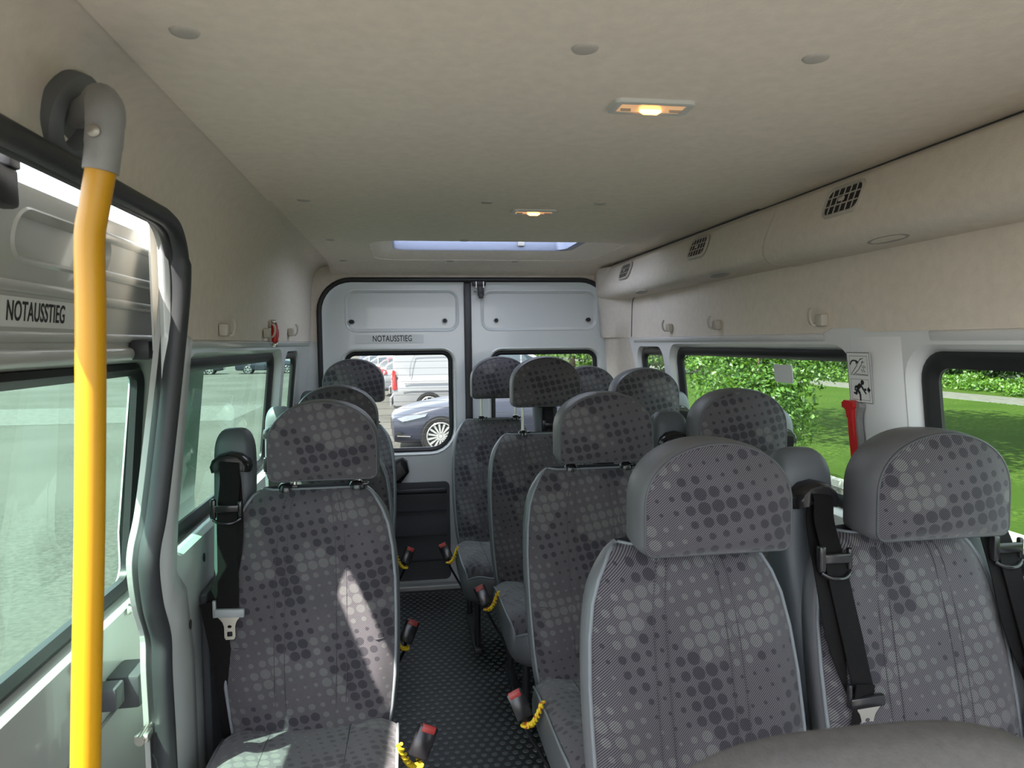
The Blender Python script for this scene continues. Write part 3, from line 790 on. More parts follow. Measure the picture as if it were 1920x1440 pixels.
# ------------------------------------------------------------------ yellow grab pole
gp = thing('grab_pole', 'bright yellow grab pole by the open sliding door', 'pole', (-.795, .95, 0))
bm = bmesh.new(); tube(bm, smooth_path([(-.005, 0, 0), (.041, 0, .833), (.060, 0, 1.15), (.072, 0, 1.40), (.075, 0, 1.50), (.082, 0, 1.54), (.095, 0, 1.602)], 5), .0172, 20); build('pole', bm, M_YEL, gp, smooth=60)
bm = bmesh.new()
tube(bm, smooth_path([(.0915, 0, 1.585), (.0955, .0, 1.612), (.0975, .003, 1.638), (.094, .016, 1.662), (.076, .054, 1.688), (.046, .108, 1.698), (.002, .160, 1.699)], 5), [.0205]*6+[.0215]*6+[.0225]*6+[.021]*6+[.0185]*7, 18)
build('elbow_socket', bm, M_CASTG, gp, smooth=60)
bm = bmesh.new(); pc = Vector((-.006, .170, 1.696))
pd = Vector((.93, -.06, -.36)).normalized(); pu = (Vector((0, 0, 1)) - pd*pd.z).normalized(); pv = pd.cross(pu)
def plp(a, b, d): return [tuple(pc + pu*(b*math.sin(2*PI*k/28)) + pv*(a*math.cos(2*PI*k/28)) + pd*d) for k in range(28)]
ring(bm, [plp(.062, .066, -.02), plp(.062, .066, .004), plp(.056, .060, .010), plp(.042, .042, .012), plp(.038, .038, .004), plp(.036, .036, -.012)], False, True)
build('wall_plate', bm, mat('plate_grey', (.12, .125, .13), .5, bump=.1, bscale=200), gp, smooth=40)
bm = bmesh.new(); lathe(bm, [(0, -.005), (.005, -.005), (.0075, -.003), (.008, .002)], 14, 'Y'); build('bolt', bm, mat('dull_steel', (.36, .34, .30), .4, metal=.8), gp, smooth=40, loc=(.094, -.0205, 1.628))
bm = bmesh.new(); lathe(bm, [(.017, .03), (.03, .025), (.04, .0)], 20); build('foot', bm, M_CASTG, gp, smooth=40, loc=(-.005, 0, .0))

# ------------------------------------------------------------------ emergency hammer and its sticker
hm = thing('emergency_hammer', 'red emergency hammer in a grey holder on the white pillar', 'hammer', (.838, 1.690, 1.14))
def P2(u, v, d): return (-.012-d + (.026 if False else 0) + .11*(-v)*1.0, -u, v)      # u to the right in view (towards smaller y), v up
def flat(name, pts, d0, d1, m, par, f):
    bm = bmesh.new(); a = [f(u, v, d0) for (u, v) in pts]; b = [f(u, v, d1) for (u, v) in pts]
    loft(bm, [a, b], True, False, True); return build(name, bm, m, par)
flat('hammer_handle', [(-.010, -.10), (.010, -.10), (.009, -.02), (.007, .025), (-.010, .028), (-.012, -.02)], -.004, .018, M_REDP, hm, P2)
flat('hammer_head', [(-.012, .022), (.010, .022), (.012, .045), (.018, .052), (.018, .062), (.004, .068), (-.018, .068), (-.028, .060), (-.026, .050), (-.014, .042)], 0, .02, M_REDP, hm, P2)
flat('holder', [(.006, -.075), (.022, -.075), (.024, -.055), (.018, -.045), (.016, .020), (.024, .040), (.032, .052), (.030, .062), (.014, .064), (.008, .05), (.010, .02), (.008, -.04)], -.006, .010, M_CASTG, hm, P2)
flat('holder_tip', [(-.036, .048), (-.024, .044), (-.022, .060), (-.034, .062)], 0, .016, M_CASTG, hm, P2)
st = thing('emergency_sticker', 'white pictogram sticker on the pillar above the red hammer', 'sticker', (.8165, 1.668, 1.268))
def P3(u, v, d): return (-d - .11*v, -u*.998 , v)
def P3s(u, v, d): return P3(u + .10*v*0, v, d)
flat('backing', rrect(-.047, -.066, .047, .066, .004), 0, .001, M_WHT, st, P3s)
def outline(name, u0, v0, u1, v1, t, d, par=st):
    bm = bmesh.new(); A = [P3s(u, v, d) for u, v in ((u0, v0), (u1, v0), (u1, v1), (u0, v1))]; B = [P3s(u, v, d) for u, v in ((u0+t, v0+t), (u1-t, v0+t), (u1-t, v1-t), (u0+t, v1-t))]
    loft(bm, [A, B], True); build(name, bm, M_INK, par)
outline('border', -.046, -.065, .046, .065, .0016, .0014)
outline('frame_line', -.036, .006, .036, .056, .0009, .0014)
outline('frame_line', -.036, -.058, .036, -.004, .0009, .0014)
def pl_(name, pts, m=M_INK): flat(name, pts, .0008, .0016, m, st, P3s)
def limb(a, b, t0, t1):
    a, b = Vector((*a, 0)), Vector((*b, 0)); n_ = Vector((-(b-a).y, (b-a).x, 0)).normalized()
    return [tuple((a+n_*t0)[:2]), tuple((a-n_*t0)[:2]), tuple((b-n_*t1)[:2]), tuple((b+n_*t1)[:2])]
# top pictogram: curved arrow, forearm, cracked pane
arc = [(-.018+.016*math.cos(R(a)), .030+.014*math.sin(R(a))) for a in range(170, 40, -15)]
for a, b in zip(arc[:-1], arc[1:]): pl_('arrow_stroke', limb(a, b, .002, .002))
pl_('arrow_head', [(-.010, .046), (.001, .0405), (-.010, .034)])
for a, b in (((-.032, .008), (-.012, .026)), ((-.022, .007), (-.002, .020)), ((-.012, .026), (.004, .044)), ((-.002, .020), (.012, .034)), ((.004, .044), (.012, .050)), ((.012, .034), (.018, .044)), ((-.014, .009), (.034, .008)), ((.008, .046), (.020, .050)), ((.012, .040), (.024, .040)), ((.014, .030), (.022, .024)), ((.02, .032), (.028, .026)), ((.01, .022), (.016, .014)), ((.018, .022), (.024, .014))):
    pl_('drawing_line', limb(a, b, .0007, .0007))
# bottom pictogram: figure leaving through an opening, arrow to the right
hd = [(.010+.0065*math.cos(2*PI*k/14), -.012+.0065*math.sin(2*PI*k/14)) for k in range(14)]
pl_('figure_head', hd)
for a, b, t0, t1 in (((.002, -.018), (-.014, -.030), .006, .006), ((.002, -.017), (.012, -.030), .003, .0028), ((.012, -.030), (.022, -.041), .0026, .002), ((-.002, -.022), (-.020, -.024), .003, .0026), ((-.020, -.024), (-.022, -.034), .0026, .002), ((-.014, -.029), (-.002, -.042), .0042, .0038), ((-.002, -.042), (-.002, -.060), .0036, .0026), ((-.016, -.031), (-.016, -.044), .004, .003), ((-.016, -.043), (-.028, -.040), .003, .0022)):
    pl_('figure_limb', limb(a, b, t0, t1))
pl_('exit_arrow', [(.016, -.027), (.024, -.027), (.024, -.033), (.016, -.033)])
pl_('exit_arrow', [(.028, -.026), (.032, -.026), (.032, -.022), (.041, -.030), (.032, -.038), (.032, -.034), (.028, -.034)])

# ------------------------------------------------------------------ seats
def lean(z): return .145*max(0, (z-.40)/.60)**1.15
BZ = [.36, .42, .50, .58, .66, .74, .82, .88, .92, .948, .966, .976, .980]
def bw(z):
    T = [(.36, .180), (.46, .197), (.60, .203), (.72, .204), (.80, .200), (.87, .191), (.915, .176), (.948, .158), (.966, .145), (.980, .122)]
    for (a, p), (b, q) in zip(T[:-1], T[1:]):
        if z <= b: return p + (q-p)*(z-a)/(b-a)
    return T[-1][1]
def back_front(z, u):
    pad = .016*math.exp(-((abs(u)-.78)/.16)**2)
    bulge = .030*(1-abs(u)**3.2)
    crease = -.007*math.exp(-((z-.60)/.012)**2) - .004*math.exp(-((z-.885)/.012)**2) if abs(u) < .7 else 0
    top = 0
    if z > .935: top = .028*((z-.935)/.045)**2
    bot = .02*math.exp(-((z-.40)/.03)**2)
    y = lean(z) + .035 - bulge - pad*.7 - crease + top + bot
    return (bw(z)*u, y, z)
UU = [-1, -.96, -.88, -.78, -.66, -.5, -.3, -.1, .1, .3, .5, .66, .78, .88, .96, 1]
def make_seat(side):
    """side +1: belt on the right of the picture and buckle on the left; -1 the other way round"""
    t = thing('passenger_seat', 'seat', 'seat')
    bm = bmesh.new(); loft(bm, [[back_front(z, u) for u in UU] for z in BZ], False); build('backrest', bm, F_XZ, t, smooth=180, subsurf=1)
    bm = bmesh.new(); secs = []
    for z in BZ:
        e = back_front(z, 1)[1]; w_ = bw(z); k = min(1, (.980-z)/.06) if z > .92 else 1
        b_ = max(e+.004, lean(z)+.125 - .03*(1-k)) if z > .92 else lean(z)+.125
        half = [(w_, e), (w_+.010*k, e+.012*k), (w_+.012*k, e+.04*k), (w_+.004, (e+b_)/2+.01), (w_*.93, b_-.012), (w_*.75, b_), (w_*.3, b_+.004)]
        secs.append([(x, y, z) for x, y in half] + [(-x, y, z) for x, y in reversed(half)])
    loft(bm, secs, False); build('backrest_shell', bm, M_VINYL, t, smooth=180, subsurf=1)
    bm = bmesh.new()
    for s in (-1, 1): tube(bm, [back_front(z, s) for z in BZ[:-1]], .0042, 8)
    tube(bm, [back_front(.980, u) for u in UU], .0035, 8)
    build('piping', bm, M_PIPE, t, smooth=180)
    bm = bmesh.new()
    for u in (-.42, -.30, .30, .42): tube(bm, [Vector(back_front(z, u)) - Vector((0, .0004, 0)) for z in BZ[1:-2]], .0008, 5)
    build('stitching', bm, M_SEAM, t)
    bm = bmesh.new(); tube(bm, [Vector(back_front(.60, u)) - Vector((0, .0002, 0)) for u in UU[2:-2]], .0014, 5); build('cross_seam', bm, M_SEAM, t)
    # cushion
    CV = [(q[0], q[1]-.032, q[2]) for q in ((.03, .428, 1), (-.05, .440, 1), (-.14, .444, 1), (-.24, .448, 1), (-.33, .452, 1), (-.39, .450, .985), (-.425, .440, .96), (-.445, .422, .93), (-.452, .40, .91))]
    def cu(v, u):
        y, z, k = v; e = abs(u)
        rc = 0 if y > -.36 else .05*e**6*(-.36-y)/.09
        return (.203*k*u, y + rc, z + .010*math.exp(-((e-.75)/.18)**2) - .020*e**7 - .006*(1-e))
    bm = bmesh.new(); loft(bm, [[cu(v, u) for u in UU] for v in CV], False); build('cushion', bm, F_XY, t, smooth=180, subsurf=1)
    edge = [cu(v, -1) for v in CV] + [cu(CV[-1], u) for u in UU[1:-1]] + [cu(v, 1) for v in reversed(CV)]
    def skirt(dz, g):
        o_ = []
        for (x, y, z) in edge:
            o_.append((x*(1+g), y - (g*.25 if y < -.2 else 0), .368 + (z-.368)*max(0, 1-dz/.05) - dz if dz > .0 else z))
        return o_
    bm = bmesh.new(); loft(bm, [edge, skirt(.02, .025), skirt(.06, .035), skirt(.10, .0), skirt(.125, -.10)], False); build('cushion_side', bm, M_VINYL, t, smooth=180, subsurf=1)
    bm = bmesh.new(); tube(bm, edge, .0042, 8); build('piping', bm, M_PIPE, t, smooth=180)
    bm = bmesh.new()
    for u in (-.45, .45): tube(bm, [Vector(cu(v, u))+Vector((0, 0, .0004)) for v in CV[:-1]], .0012, 5)
    build('stitching', bm, M_SEAM, t)
    bm = bmesh.new(); box(bm, (0, -.20, .285), (.34, .40, .03), bevel=.006); build('pan', bm, M_BLK, t)
    for sx in (-.14, .14):
        bm = bmesh.new(); tube(bm, [(sx, -.36, .28), (sx, -.33, .02)], .014, 8); tube(bm, [(sx, .02, .28), (sx, .05, .02)], .014, 8); box(bm, (sx, -.14, .015), (.035, .46, .03), bevel=.004)
        build('leg', bm, M_BLK, t, smooth=60)
    # headrest
    hx = .034 if side > 0 else .022
    hr = bpy.data.objects.new('headrest', None)
    def ho(s, y, zc=1.085):
        o_ = []
        for k in range(41):
            a = k/40
            if a < .15: q = (-1 + 0*a, -.36 + .48*a/.15)
            elif a > .85: q = (1, .12 - .48*(a-.85)/.15)
            else:
                th = PI - PI*(a-.15)/.7; q = (math.cos(th), .12 + .88*max(0, math.sin(th))**.86)
            r_ = 1.0
            o_.append((hx + .146*s*q[0], y, zc + .140*(q[1]*s if q[1] > 0 else q[1]*(.4+.6*s))))
        # rounded bottom corners and flat bottom edge
        pts = o_; x0, z0 = pts[0][0], pts[0][2]; x1 = pts[-1][0]
        c_ = .018*s
        bot = []
        for k in range(5): a = R(270 - 90*k/4); bot.append((x0 + c_ + c_*math.cos(a), y, z0 + c_*0 + c_*math.sin(a)))
        bot2 = []
        for k in range(5): a = R(0 - 90*k/4); bot2.append((x1 - c_ + c_*math.cos(a), y, z0 + c_*math.sin(a)))
        mid = [(x1 - c_ + (x0 + 2*c_ - x1)*k/8, y, z0 - c_) for k in range(1, 8)]
        return bot + pts[1:-1] + bot2 + mid
    yh = .085
    bm = bmesh.new(); secs = []
    for s in (.04, .25, .45, .62, .76, .86, .92, .955): secs.append(ho(s, yh - .022*(1-(s/.955)**2.6)))
    # keep rings concentric
    rr_ = loft(bm, secs, True, True, False)
    hobj = build('headrest', bm, F_XZ, t, smooth=180)
    bm = bmesh.new(); loft(bm, [ho(.955, yh), ho(.98, yh+.007), ho(1.0, yh+.025), ho(1.0, yh+.06), ho(.97, yh+.105), ho(.88, yh+.125), ho(.4, yh+.130)], True, False, True); build('headrest_side', bm, M_VINYL, hobj, smooth=180)
    bm = bmesh.new(); tube(bm, ho(.957, yh+.001), .0026, 6, closed=True); build('headrest_piping', bm, M_DARK, hobj, smooth=180)
    bm = bmesh.new()
    for sx in (-.088, .088):
        bm = bmesh.new(); tube(bm, [(hx+sx, yh+.098, .86), (hx+sx, yh+.098, 1.05)], .0065, 10); build('headrest_post', bm, M_CHROME, hobj, smooth=60)
    for sx in (-.088, .088):
        bm = bmesh.new(); lathe(bm, [(.0, .012), (.012, .012), (.016, .008), (.020, 0), (.020, -.012)], 14, 'Z', (hx+sx, yh+.098, .984)); box(bm, (hx+sx+.022, yh+.093, .986), (.016, .012, .010), bevel=.002)
        build('post_collar', bm, M_BLKG, t, smooth=50)
    # belt housing beside the headrest
    bx = side*.290 if side > 0 else -.203
    hw_ = .064 if side > 0 else .05
    bm = bmesh.new(); secs = []
    for z, k, d in ((.55, .86, 0), (.80, .9, 0), (.96, 1, 0), (1.05, 1, 0), (1.09, .97, 0), (1.118, .86, .008), (1.135, .66, .022), (1.142, .40, .034)):
        y0 = lean(min(z, 1.0)) + .075 + d; y1 = lean(min(z, 1.0)) + .175 - d
        a = hw_*k
        secs.append([(bx-a, y0+.03, z), (bx-a*.93, y0+.008, z), (bx-a*.7, y0, z), (bx, y0-.002, z), (bx+a*.7, y0, z), (bx+a*.93, y0+.008, z), (bx+a, y0+.03, z), (bx+a, y1-.02, z), (bx+a*.7, y1, z), (bx-a*.7, y1, z), (bx-a, y1-.02, z)])
    loft(bm, secs, True, True, True); bh = build('belt_housing', bm, M_GREYP, t, smooth=60, subsurf=1)
    # guide where the belt comes out
    gy = lean(1.0) + .055; gz = 1.055
    bm = bmesh.new(); secs = []
    for k in range(9):
        a = PI*k/8
        secs.append([(bx + (.046+.006*math.cos(b))*math.cos(2*PI*j/20), gy + .03 - .035*math.sin(a) + 0*b, gz + .018*math.sin(2*PI*j/20) + .012*math.cos(a)) for j, b in [(j, 0) for j in range(20)]])
    pts_a = [(-.046, -.028), (-.050, -.012), (-.044, .006), (-.026, .022), (0, .028), (.026, .022), (.044, .006), (.050, -.012), (.046, -.028), (.030, -.026), (.026, -.014), (0, -.010), (-.026, -.014), (-.030, -.026)]
    bm.free(); bm = bmesh.new()
    sh = lambda k, y: [(bx + px*k, gy+y, gz + pz*k) for px, pz in pts_a]
    loft(bm, [sh(1.0, .03), sh(1.0, .0), sh(.92, -.014), sh(.75, -.022)], True, True, True)
    build('belt_guide', bm, M_BLKG, bh, smooth=45)
    # webbing: two runs hanging to the floor
    wx = Vector((1, 0, 0)); sgn = side
    if side > 0: tw = Vector((1, .15, 0)).normalized()
    else: tw = Vector((1, .1, 0)).normalized()
    fr = lambda z: lean(min(z, 1.0)) + .035
    A = [(bx+.004, gy-.012, gz+.010), (bx+.004, gy-.026, gz-.004), (bx+.004, gy-.030, gz-.05)]
    for k, z in enumerate((.93, .85, .78, .70)): A.append((bx+.004+(.010*k*.8 if side > 0 else .003*k), fr(z)-.030, z))
    bm = bmesh.new(); strip(bm, smooth_path(A, 4), .047, .0022, tw); be = build('belt', bm, M_WEB, t, smooth=50)
    B = [(bx+side*.028, fr(.71)-.034, .72), (bx+side*.010, fr(.62)-.02, .62), (bx-side*.006, fr(.5)-.0, .5), (bx-side*.012, fr(.45)+.03, .35), (bx-side*.006, .07, .12), (bx, .08, .02)]
    bm = bmesh.new(); strip(bm, smooth_path(B, 4), .047, .0022, [Vector((1, .25, 0))]*21); build('lower_webbing', bm, M_WEB, be, smooth=50)
    C_ = [(bx+side*.020, fr(.72)-.024, .70), (bx-side*.012, fr(.80)-.026, .80), (bx-side*.018, fr(.90)-.026, .90), (bx-side*.006, gy-.020, gz-.06), (bx, gy-.012, gz-.02)]
    bm = bmesh.new(); strip(bm, smooth_path(C_, 4), .047, .0022, tw); build('rear_webbing', bm, M_WEB, be, smooth=50)
    # adjuster
    az = .945; ay = fr(az)-.034
    bm = bmesh.new(); box(bm, (bx+.004, ay-.004, az), (.056, .010, .020), bevel=.003); box(bm, (bx-.028, ay-.002, az), (.014, .016, .052), bevel=.004); box(bm, (bx+.034, ay+.002, az-.004), (.010, .012, .044), bevel=.004)
    tube(bm, smooth_path([(bx-.028, ay-.004, az-.028), (bx-.012, ay-.010, az-.036), (bx+.016, ay-.010, az-.038), (bx+.036, ay-.002, az-.028)], 4), .0045, 8); build('belt_adjuster', bm, M_BLKG, be, smooth=45)
    # tongue
    tz = .690; tx = bx+.004+(.024 if side > 0 else .012); ty = fr(.70)-.034
    bm = bmesh.new(); box(bm, (tx, ty-.002, tz), (.070, .013, .022), rotm(0, -side*.06, 0), bevel=.004); box(bm, (tx-.034, ty, tz+.012), (.008, .010, .045), bevel=.003); build('tongue_grip', bm, M_BLKG if side > 0 else mat('tongue_grey', (.30, .32, .32), .5), be, smooth=45)
    outl = [(-.026, -.008), (.026, -.008), (.016, -.022), (.0125, -.034), (.0125, -.062), (.009, -.068), (-.009, -.068), (-.0125, -.062), (-.0125, -.034), (-.016, -.022)]
    h1 = rrect(-.006, -.060, .006, -.047, .002, 2); h2 = [(.005*math.cos(2*PI*k/10), -.034+.004*math.sin(2*PI*k/10)) for k in range(10)]
    bm = sheet(outl, [h1, h2], lambda u, v: (tx+u, ty-.003+.10*v*0, tz+v), thick=.0025); build('tongue', bm, M_TONGUE, be)
    # buckle on its stalk beside the cushion, tied with cord
    q = -side
    kx = q*.218
    bp_ = Vector((q*.262, -.075, .385))
    rot = Matrix.Rotation(q*.42, 3, 'Y') @ Matrix.Rotation(-.30, 3, 'X')
    bk = bpy.data.objects.new('tmp', None)
    bm = bmesh.new(); box(bm, bp_, (.046, .024, .075), rot, bevel=.005); b_o = build('buckle', bm, M_BLKG, t, smooth=40)
    bm = bmesh.new(); box(bm, bp_ + rot @ Vector((0, -.003, .036)), (.034, .016, .006), rot, bevel=.002); box(bm, bp_ + rot @ Vector((0, -.0118, .029)), (.032, .003, .014), rot, bevel=.001); build('red_button', bm, M_RED, b_o, smooth=40)
    st_ = bp_ + rot @ Vector((0, 0, -.036))
    bm = bmesh.new(); tube(bm, smooth_path([st_, st_*.5 + Vector((q*.235, -.03, .26))*.5, (q*.19, -.02, .20), (q*.14, -.02, .10)], 4), .0055, 8); build('stalk', bm, M_BLK, b_o, smooth=60)
    bm = bmesh.new()
    p0 = Vector((q*.208, -.13, .415)); p1 = st_ + Vector((0, -.004, -.02)); N = 26
    for ph in (0, PI):
        tube(bm, [p0.lerp(p1, k/N) + Vector((0, 0, -.022*math.sin(PI*k/N))) + Vector((.0045*math.cos(ph + k*1.1), .0045*math.sin(ph + k*1.1), .003*math.sin(ph+k*1.1))) for k in range(N+1)], .0042, 7)
    tube(bm, [p1 + Vector((.011*math.cos(2*PI*k/12), .011*math.sin(2*PI*k/12), .002*math.sin(4*PI*k/12))) for k in range(12)], .0042, 7, closed=True)
    build('tie_cord', bm, M_ROPE, b_o, smooth=60)
    return t
proto = {1: make_seat(1), -1: make_seat(-1)}
used = set()
def place(side, x, y, label, raise_=0, dbelt=0, rz=0, wscale=1):
    o = proto[side] if side not in used else copy_tree(proto[side])
    used.add(side)
    o.location = (x, y, 0); o.rotation_euler = (0, 0, rz); o.scale = (wscale, 1, 1)
    o['label'] = label; o['group'] = 'dotted grey passenger seats'
    return o, raise_, dbelt
def finish(rec):
    o, rz_, db = rec
    for c in o.children:
        n_ = c.name.split('.')[0]
        if n_ == 'headrest':
            c.location.z = rz_
            if o.scale.x > 1: c.scale.x = .92; c.location.x = .016
        if n_ in ('belt_housing', 'belt'): c.location.x = db
recs = [
 place(-1, -.594, 1.795, 'single left seat nearest the sliding door, sunlit strip on its back', 0, 0, 0, 1.07),
 place(-1, -.605, 2.48, 'single left seat second from the front, mostly hidden behind the first'),
 place(-1, -.605, 3.36, 'single left seat farthest back, below the rear door window', .075),
 place(1, .185, 1.115, 'aisle seat of the nearest right row, fills the lower middle right', -.037),
 place(1, .640, 1.115, 'window seat of the nearest right row beside the white pillar', -.033, -.078),
 place(1, .212, 1.93, 'aisle seat of the second right row from the camera', -.005),
 place(1, .640, 1.93, 'window seat of the second right row below the right window', -.005, -.066),
 place(1, .205, 2.78, 'aisle seat of the third right row with raised headrest', .085),
 place(1, .635, 2.78, 'window seat of the third right row beside the corner column', .03, -.066),
 place(1, .095, 3.40, 'rear row seat right of the aisle with raised headrest', .075),
 place(1, .545, 3.40, 'rear row seat in the right corner, headrest barely seen', .02, -.035),
]
for r_ in recs: finish(r_)

# plain grey front seat whose top shows in the near corner
fs = thing('front_seat', 'plain grey cloth front seat, its blurred top in the near corner', 'seat', (.030, .42, -.020))
bm = bmesh.new(); secs = []
for z, w_, y0, y1 in ((.35, .19, -.02, .10), (.6, .215, .0, .11), (.85, .215, .03, .12), (.95, .212, .04, .13), (1.0, .200, .048, .135), (1.030, .178, .056, .132), (1.050, .142, .066, .126), (1.061, .095, .078, .118), (1.064, .05, .09, .11)):
    s = []
    for k in range(24):
        a = 2*PI*k/24; ca, sa = math.cos(a), math.sin(a)
        s.append((w_*math.copysign(abs(ca)**.6, ca), (y0+y1)/2 + (y1-y0)/2*math.copysign(abs(sa)**.6, sa), z))
    secs.append(s)
loft(bm, secs, True, True, True); build('backrest', bm, M_PLAIN, fs, smooth=180, subsurf=1)
bm = bmesh.new(); box(bm, (0, -.18, .36), (.42, .42, .14), bevel=.05, seg=4); build('cushion', bm, M_PLAIN, fs, smooth=180)
bm = bmesh.new(); box(bm, (0, -.15, .145), (.36, .36, .29), bevel=.01); build('base', bm, M_BLK, fs)

# ------------------------------------------------------------------ outside: ground
GZ = -.65
gm_a = ground_mat('asphalt', (.042, .042, .037), (.084, .082, .073), 22, (.076, .074, .067), .22, bump=.35)
bm = bmesh.new(); disc(bm, [(-160, -60, GZ), (5.5, -60, GZ), (5.5, 160, GZ), (-160, 160, GZ)]); pk = build('ground', bm, gm_a); pk['kind'] = 'structure'
bm = bmesh.new(); random.seed(3)
for (sx, sy, L) in ((-2.4, 3.2, 14), (-6, 8, 20), (-3.2, 5.2, 9)):
    pts = []; x, y = sx, sy; a = PI*.93
    for k in range(26):
        pts.append((x, y, GZ+.004)); a += random.uniform(-.25, .25); a = .7*a + .3*PI*.93; x += math.cos(a)*L/26; y += math.sin(a)*L/26*.6
    strip(bm, pts, .035, .003, Vector((0, 1, .0)))
build('tar_seam', bm, mat('tar', (.06, .06, .056), .7), pk)
gm_p = ground_mat('asphalt_patch', (.07, .07, .066), (.11, .11, .10), 6, bump=.2)
bm = bmesh.new(); disc(bm, [(-60, 22, GZ+.004), (-5, 20, GZ+.004), (-5, 25, GZ+.004), (-60, 29, GZ+.004)]); disc(bm, [(-9, 2.2, GZ+.004), (-1.6, 2.6, GZ+.004), (-1.7, 4.0, GZ+.004), (-9.5, 3.3, GZ+.004)])
build('repair_patch', bm, gm_p, pk)
gm_g = ground_mat('lawn_grass', (.005, .014, .002), (.042, .072, .011), 14, (.019, .038, .005), .5, bump=.8)
bm = bmesh.new(); disc(bm, [(5.5, -60, GZ), (17.4, -60, GZ), (17.4, 160, GZ), (5.5, 160, GZ)]); disc(bm, [(19.4, -60, GZ), (160, -60, GZ), (160, 160, GZ), (19.4, 160, GZ)]); lw = build('lawn', bm, gm_g); lw['kind'] = 'structure'
bm = bmesh.new(); box(bm, (5.5, 50, GZ+.03), (.12, 220, .12)); kb = build('kerb', bm, mat('kerb_stone', (.32, .31, .29), .9, noise=.15, nscale=8)); kb['kind'] = 'structure'
gm_w = ground_mat('path_gravel', (.058, .058, .055), (.092, .090, .085), 5, bump=.2)
bm = bmesh.new(); disc(bm, [(17.4, -60, GZ+.002), (19.4, -60, GZ+.002), (19.4, 160, GZ+.002), (17.4, 160, GZ+.002)]); pa = build('path', bm, gm_w); pa['kind'] = 'structure'

# ------------------------------------------------------------------ plants
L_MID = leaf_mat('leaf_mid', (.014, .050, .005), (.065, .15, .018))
L_DARK = leaf_mat('leaf_dark', (.006, .020, .004), (.026, .065, .010))  # dark copy of the leaf green, stands in for shade within the hedge
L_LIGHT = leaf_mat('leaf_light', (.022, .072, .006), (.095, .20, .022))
M_BARK = mat('bark', (.10, .075, .05), .9, noise=.3, nscale=10, bump=.5, bscale=25)
M_BIRCH = mat('pale_bark', (.50, .47, .42), .9, noise=.3, nscale=6)
def leaves(name, blobs, size, m, parent, hang=.3):
    """blobs: (centre, radii, count). small bent leaves scattered through each blob"""
    V = []; 
    for (c, rad, n_) in blobs:
        d = rng.normal(size=(n_, 3)); d /= np.linalg.norm(d, axis=1)[:, None]
        rr = rng.uniform(.35, 1, n_)**.6
        P = np.array(c) + d*np.array(rad)*rr[:, None]
        P += rng.normal(size=(n_, 3))*np.array(rad)*.06
        nrm = d*.5 + rng.normal(size=(n_, 3))*.6 + np.array([0, 0, .5]); nrm /= np.linalg.norm(nrm, axis=1)[:, None]
        a = np.cross(nrm, rng.normal(size=(n_, 3))); a /= np.linalg.norm(a, axis=1)[:, None]
        b = np.cross(nrm, a)
        s = (size*rng.uniform(.6, 1.25, n_))[:, None]
        tip = P + a*s*.62; base = P - a*s*.5; l_ = P + b*s*.36 - nrm*s*.10; r_ = P - b*s*.36 - nrm*s*.10
        V.append(np.stack([base, l_, tip, r_], 1).reshape(-1, 3))
    V = np.concatenate(V); n_ = len(V)//4
    i = np.arange(n_)*4
    F = np.concatenate([np.stack([i, i+2, i+1], 1), np.stack([i, i+3, i+2], 1)])
    me = bpy.data.meshes.new(name); me.from_pydata(V.tolist(), [], F.tolist()); me.update()
    o = link_mesh(name, me, m, parent, kind='stuff')
    return o
def tree(label, x, y, hgt, crown, count, size, m, trunk_r=.12, group=None, name='tree', bark=None, low=.3, squash=1.0):
    t = thing(name, label, 'tree', (x, y, GZ), 0, group)
    bm = bmesh.new(); k = []
    for j in range(7):
        f_ = j/6; k.append((.15*crown*math.sin(j*1.7+x)*f_*.3, .15*crown*math.cos(j*2.1+y)*f_*.3, hgt*.85*f_))
    tube(bm, k, [trunk_r*(1-.75*j/6) for j in range(7)], 9)
    for j in range(5):
        a = j*2.4; z = hgt*(.45+.08*j)
        tube(bm, [(0, 0, z), (crown*.35*math.cos(a), crown*.35*math.sin(a), z+hgt*.12), (crown*.6*math.cos(a), crown*.6*math.sin(a), z+hgt*.16)], [trunk_r*.4, trunk_r*.25, trunk_r*.08], 6)
    build('trunk', bm, bark or M_BARK, t, smooth=60)
    bl = []; nb = 11
    for j in range(nb):
        a = j*2.399; zz = low + (1-low)*((j+.5)/nb); wz = math.sin(PI*min(1, .22+.78*(zz-low)/(1-low)))**.7
        bl.append(((crown*.62*wz*math.cos(a), crown*.62*wz*math.sin(a), hgt*zz), (crown*.52, crown*.52, hgt*(1-low)*.22*squash), count//nb))
    leaves('foliage', bl, size, m, t)
    return t
# hedge of trees beyond the path
hl = ['broad dark tree beyond the path', 'mid green tree beyond the path', 'bright green tree beyond the path']
k = 0
ORD = ['nearest', 'second', 'third', 'fourth', 'fifth', 'sixth', 'seventh', 'eighth', 'ninth', 'tenth', 'eleventh', 'twelfth', 'thirteenth', 'fourteenth', 'fifteenth', 'sixteenth', 'seventeenth', 'farthest']
for y in np.arange(14, 66, 5.0):
    x = 25.5 + 1.2*math.sin(y*1.3); kk = k % 3
    tree(['broad dark', 'mid green', 'dense dark'][kk] + ' leafy tree beyond the path, %s of its row' % ORD[k], x, float(y), 8.5 + (k*37 % 5)*.5, 3.2, 5000, .22, L_DARK, .2, 'trees beyond the path', low=.02)
    _t = [o for o in COL.objects if o.get('label', '').endswith('path, %s of its row' % ORD[k])][-1]
    leaves('sunlit_foliage', [((2.0*math.cos(j_*1.7)-1.2, 2.6*math.cos(j_*2.9+k), 1.2+.62*j_), (1.3, 1.4, .8), 130) for j_ in range(11)], .19, L_MID if kk != 1 else L_LIGHT, _t)  # sunlit speckles put in as paler leaves over the dark foliage
    k += 1
